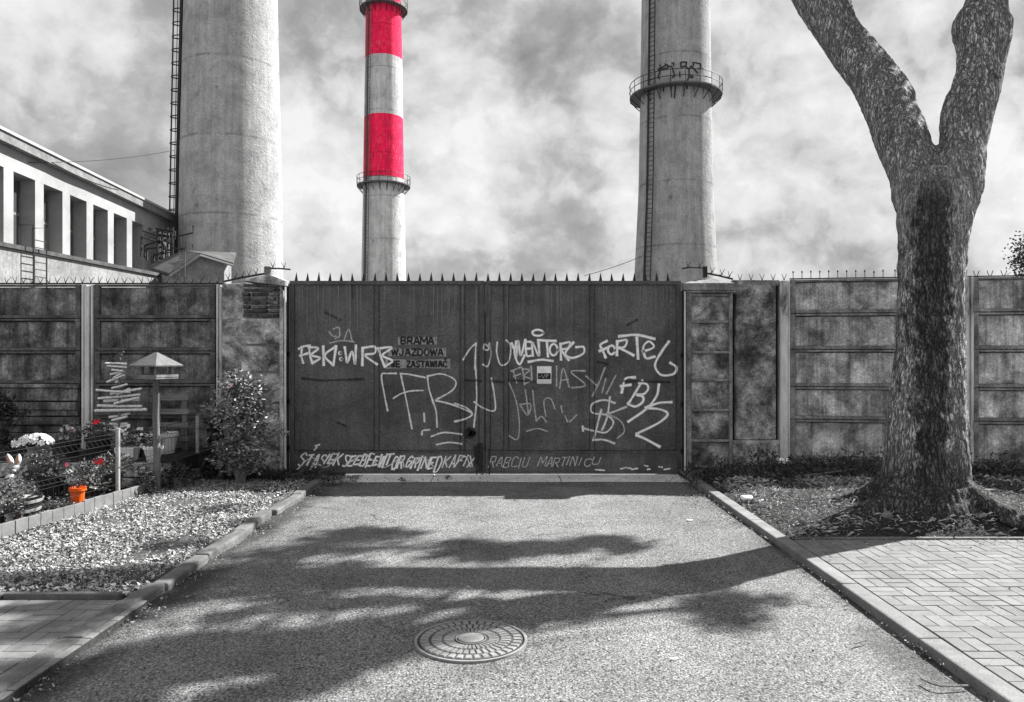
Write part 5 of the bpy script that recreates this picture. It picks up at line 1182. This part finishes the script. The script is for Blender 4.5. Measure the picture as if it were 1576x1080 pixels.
potted('potted_plant', 'squat grey pot with bushy plant between rabbit and dark barrel pot', 52, 8.25, 20, .05, .16, 'grey_pot', (.15, .12), 'leaf', 200, [('petal_grey', 6, .02, 0, .12, .08)])
potted('potted_plant', 'low dark bowl of small white flowers below the petunias', 150, 8.35, 24, .05, .1, 'black_pot', (.14, .1), 'leaf', 180, [('petal', 9, .018, 0, .1, .08)])
# rabbit
rx_ = (24-CX)*8.0/F; rbt = thing('rabbit_figurine', 'sitting rabbit garden figurine with upright ears behind the barrel planter', 'figurine', (rx_, 8.0, .05))
b = MB(); b.ball((0, 0, .16), .095, .085, .17, 18, 12); b.ball((0, -.045, .20), .075, .06, .10, 16, 10); b.ball((0, -.02, .365), .058, .055, .055, 18, 12); b.ball((-.02, -.065, .35), .026, .024, .02, 10, 8); b.ball((.02, -.065, .35), .026, .024, .02, 10, 8)
b.ball((-.055, -.07, .02), .035, .07, .025, 12, 8); b.ball((.055, -.07, .02), .035, .07, .025, 12, 8); b.tube([(-.07, -.03, .27), (-.06, -.09, .22), (-.025, -.11, .2)], [.022, .02, .018], 8); b.tube([(.07, -.03, .27), (.06, -.09, .22), (.025, -.11, .2)], [.022, .02, .018], 8)
b.build('body', M['fur'], rbt, True)
MB().ball((0, -.072, .24), .062, .05, .085, 16, 10).build('bib', M['fur_white'], rbt, True)
for sg, tl in ((-1, -.045), (1, .012)):
    b = MB(); pts = [(sg*.026, -.01, .40), (sg*.03+tl*.5, -.01, .46), (sg*.032+tl, -.01, .52)]; b.tube(smooth_path(pts, 4), [.014, .02, .026, .028, .028, .026, .021, .013, .003], 10); er = b.build('ear', M['fur_white'], rbt, True)
    b = MB(); n0 = 0; pp2 = smooth_path([(p[0], -.037, p[2]) for p in pts], 4); ws = [.004, .01, .014, .016, .016, .014, .011, .007, .001]
    for p, w__ in zip(pp2, ws): b.v += [(p.x-w__, p.y, p.z), (p.x+w__, p.y, p.z)]
    b.f = [(2*i, 2*i+1, 2*i+3, 2*i+2) for i in range(8)]; b.build('inner_ear', M['ear'], er)
b = MB()
for sg in (-1, 1): b.ball((sg*.024, -.07, .375), .006, .005, .008, 8, 6)
b.ball((0, -.086, .358), .007, .005, .005, 8, 6); b.build('face', M['iron'], rbt, True)

# rose bush
bush('rose_bush', 'tall glossy leaved rose bush with a pale pink bloom before the brick pillar', 371, 9.3, .04, .43, 1.28, 4600, .058, 'leaf_gloss', 90, flowers=[(-.08, 1.18)], seed=4)
bush('ivy_clump', 'dark ivy clump at the foot of the rose bush', 333, 9.55, .04, .2, .8, 1500, .06, 'leaf_dark', 30, cat='plant', seed=8)
bush('shrub', 'dark shrub against the wall at the left edge', 0, 9.8, tz, .28, .75, 1400, .06, 'leaf_dark', 30, seed=5)
bush('shrub', 'leafy shrub between clay jug and dark barrel pot', 62, 8.75, .05, .26, .42, 900, .05, 'leaf', 26, seed=6)
# ground cover & weeds
def scatter_cover(name, label, n, area, zf, ls, m_, hmax, cat='weeds'):
    b = MB()
    for _ in range(n):
        x = random.uniform(area[0], area[1]); y = random.uniform(area[2], area[3]); z = zf(x, y); h = random.uniform(.0, hmax)*max(0, .45+mn.noise(Vector((x*3, y*3, 7))))
        b.leaf((x, y, z+h+.01), ls*random.uniform(.5, 1.3), ls*.4, Vector((random.gauss(0, .6), random.gauss(0, .6), random.gauss(.3, .5))).normalized())
    o = b.build(name, m_); tag(o, label, cat, kind='stuff')
scatter_cover('ground_cover', 'low leafy ground cover among the garden pots', 2600, (-6.3, -4.35, 6.6, 8.9), lambda x, y: .05, .045, M['leaf'], .12)
scatter_cover('weeds', 'dark weeds and leaves growing along the foot of the right wall', 4200, (2.15, 6.6, 9.1, 10.15), bed_z, .06, M['leaf_dark'], .30)
scatter_cover('weeds', 'dead leaves and weeds at the foot of the left pillar', 1800, (-3.95, -2.3, 9.45, 10.05), lambda x, y: .04, .06, M['leaf_dark'], .16)
scatter_cover('dead_leaves', 'curled dry leaves scattered over the tree bed', 900, (2.36, 6.8, 6.6, 9.6), bed_z, .022, M['dry'], .02, 'dead leaves')
scatter_cover('dead_leaves', 'dry leaves drifted against the threshold at the left kerb end', 420, (-2.75, -1.9, 9.35, 9.9), lambda x, y: .03, .05, M['dry'], .05, 'dead leaves')
b = MB()
for _ in range(12000):
    x = random.uniform(2.4, 7.5); y = random.uniform(6.56, 9.4)
    if mn.noise(Vector((x*1.7, y*1.7, 3))) < -.15+random.uniform(-.2, .2): continue
    L = random.uniform(.03, .10); a = random.uniform(0, 6.28); e = random.uniform(.0, .55); z = bed_z(x, y)+.008
    dx, dy = L*math.cos(a)*math.cos(e), L*math.sin(a)*math.cos(e); q = .0022; nx_, ny_ = -math.sin(a)*q, math.cos(a)*q; zz = L*math.sin(e)
    b.quad((x-nx_, y-ny_, z), (x+nx_, y+ny_, z), (x+dx*.6+nx_, y+dy*.6+ny_, z+zz), (x+dx-nx_*.3, y+dy-ny_*.3, z+zz*.8))
o = b.build('dry_grass', M['straw']); tag(o, 'dry grass blades and straw strewn round the foot of the big tree', 'dry grass', kind='stuff')
for i, (px, py, lb) in enumerate([(1078, 748, 'small weed sprouting beside the right end of the threshold'), (690, 737, 'tiny weed growing in the pale threshold under the left gate leaf'), (620, 741, 'flat weed on the front edge of the threshold, left of the tiny one'), (215, 800, None), (430, 765, None)]):
    g_ = G(px, py, .02); t = thing('weed', lb or ('dark sprig growing out of the wood chips near the edging tiles' if px == 215 else 'dark sprig in the wood chips nearest the left pillar'), 'weed', tuple(g_), group='single weeds')
    foliage(t, 'foliage', (0, 0, .025), .055, .04, .025, 26, .04, .014, M['leaf_dark']); MB().tube([(0, 0, -.01), (0, 0, .04)], .002, 4).build('stems', M['leaf_dark'], t)
def stone(name, label, cat, px, py, z, rx2, ry2, rz2, m_, seed=0):
    c = G(px, py, z); b = MB().ball((0, 0, 0), rx2, ry2, rz2, 14, 9); b.v = [tuple(Vector(v)*(1+.35*mn.noise(Vector(v)*22+Vector((seed, 0, 0))))) for v in b.v]
    o = b.build(name, m_, smooth=True, loc=(c.x, c.y, z+rz2*.5)); tag(o, label, cat)
stone('crumpled_paper', 'larger crumpled white paper in the mulch near the right kerb', 'litter', 1148, 768, .08, .07, .05, .03, M['petal'], 1)
stone('crumpled_paper', 'smaller flat white paper right of the crumpled one in the mulch', 'litter', 1172, 771, .08, .05, .03, .012, M['petal'], 2)
stone('paper_scrap', 'tiny white scrap lying on the asphalt right of the manhole', 'litter', 1037, 1013, .012, .022, .007, .002, M['paper'], 3)
stone('paper_scrap', 'tiny white scrap on the asphalt close to the right kerb litter', 'litter', 1062, 800, .012, .03, .02, .002, M['paper'], 6)
stone('pebble', 'pale stone lying in the bed below the rose bush', 'stone', 330, 743, .05, .06, .04, .025, M['kerb'], 4)
stone('pebble', 'pale stone half buried in front of the tree foot', 'stone', 1365, 795, .2, .05, .04, .03, M['kerb'], 5)
def stick(label, pts, r=.005):
    o = MB().tube(smooth_path([tuple(p) for p in pts], 4), r, 6).build('twig', M['dry']); tag(o, label, 'twig', 'fallen twigs')
stick('short twig lying alone on the asphalt before the right kerb', [G(1315, 990, .02), G(1325, 987, .02), G(1334, 985, .02)])
stick('long bent twig on the asphalt in the lower right corner', [G(1418, 1045, .02), G(1445, 1055, .025), G(1490, 1055, .02)])
stick('long twig lying in the mulch toward the right wall', [(3.4, 9.2, .15), (3.8, 9.35, .16), (4.25, 9.55, .18)], .009)
stick('twig lying on the chips below the rose bush', [(-3.3, 9.1, .07), (-3.1, 9.02, .07), (-2.85, 9.0, .07)], .008)
sb = MB().box(4.55, 5.15, 8.2, 8.6, .0, .15, rot=Matrix.Rotation(.2, 3, 'Z')); o = sb.build('stone_slab', M['kerb'], bevel=.01); tag(o, 'flat pale concrete slab lying in the bed right of the tree', 'slab')
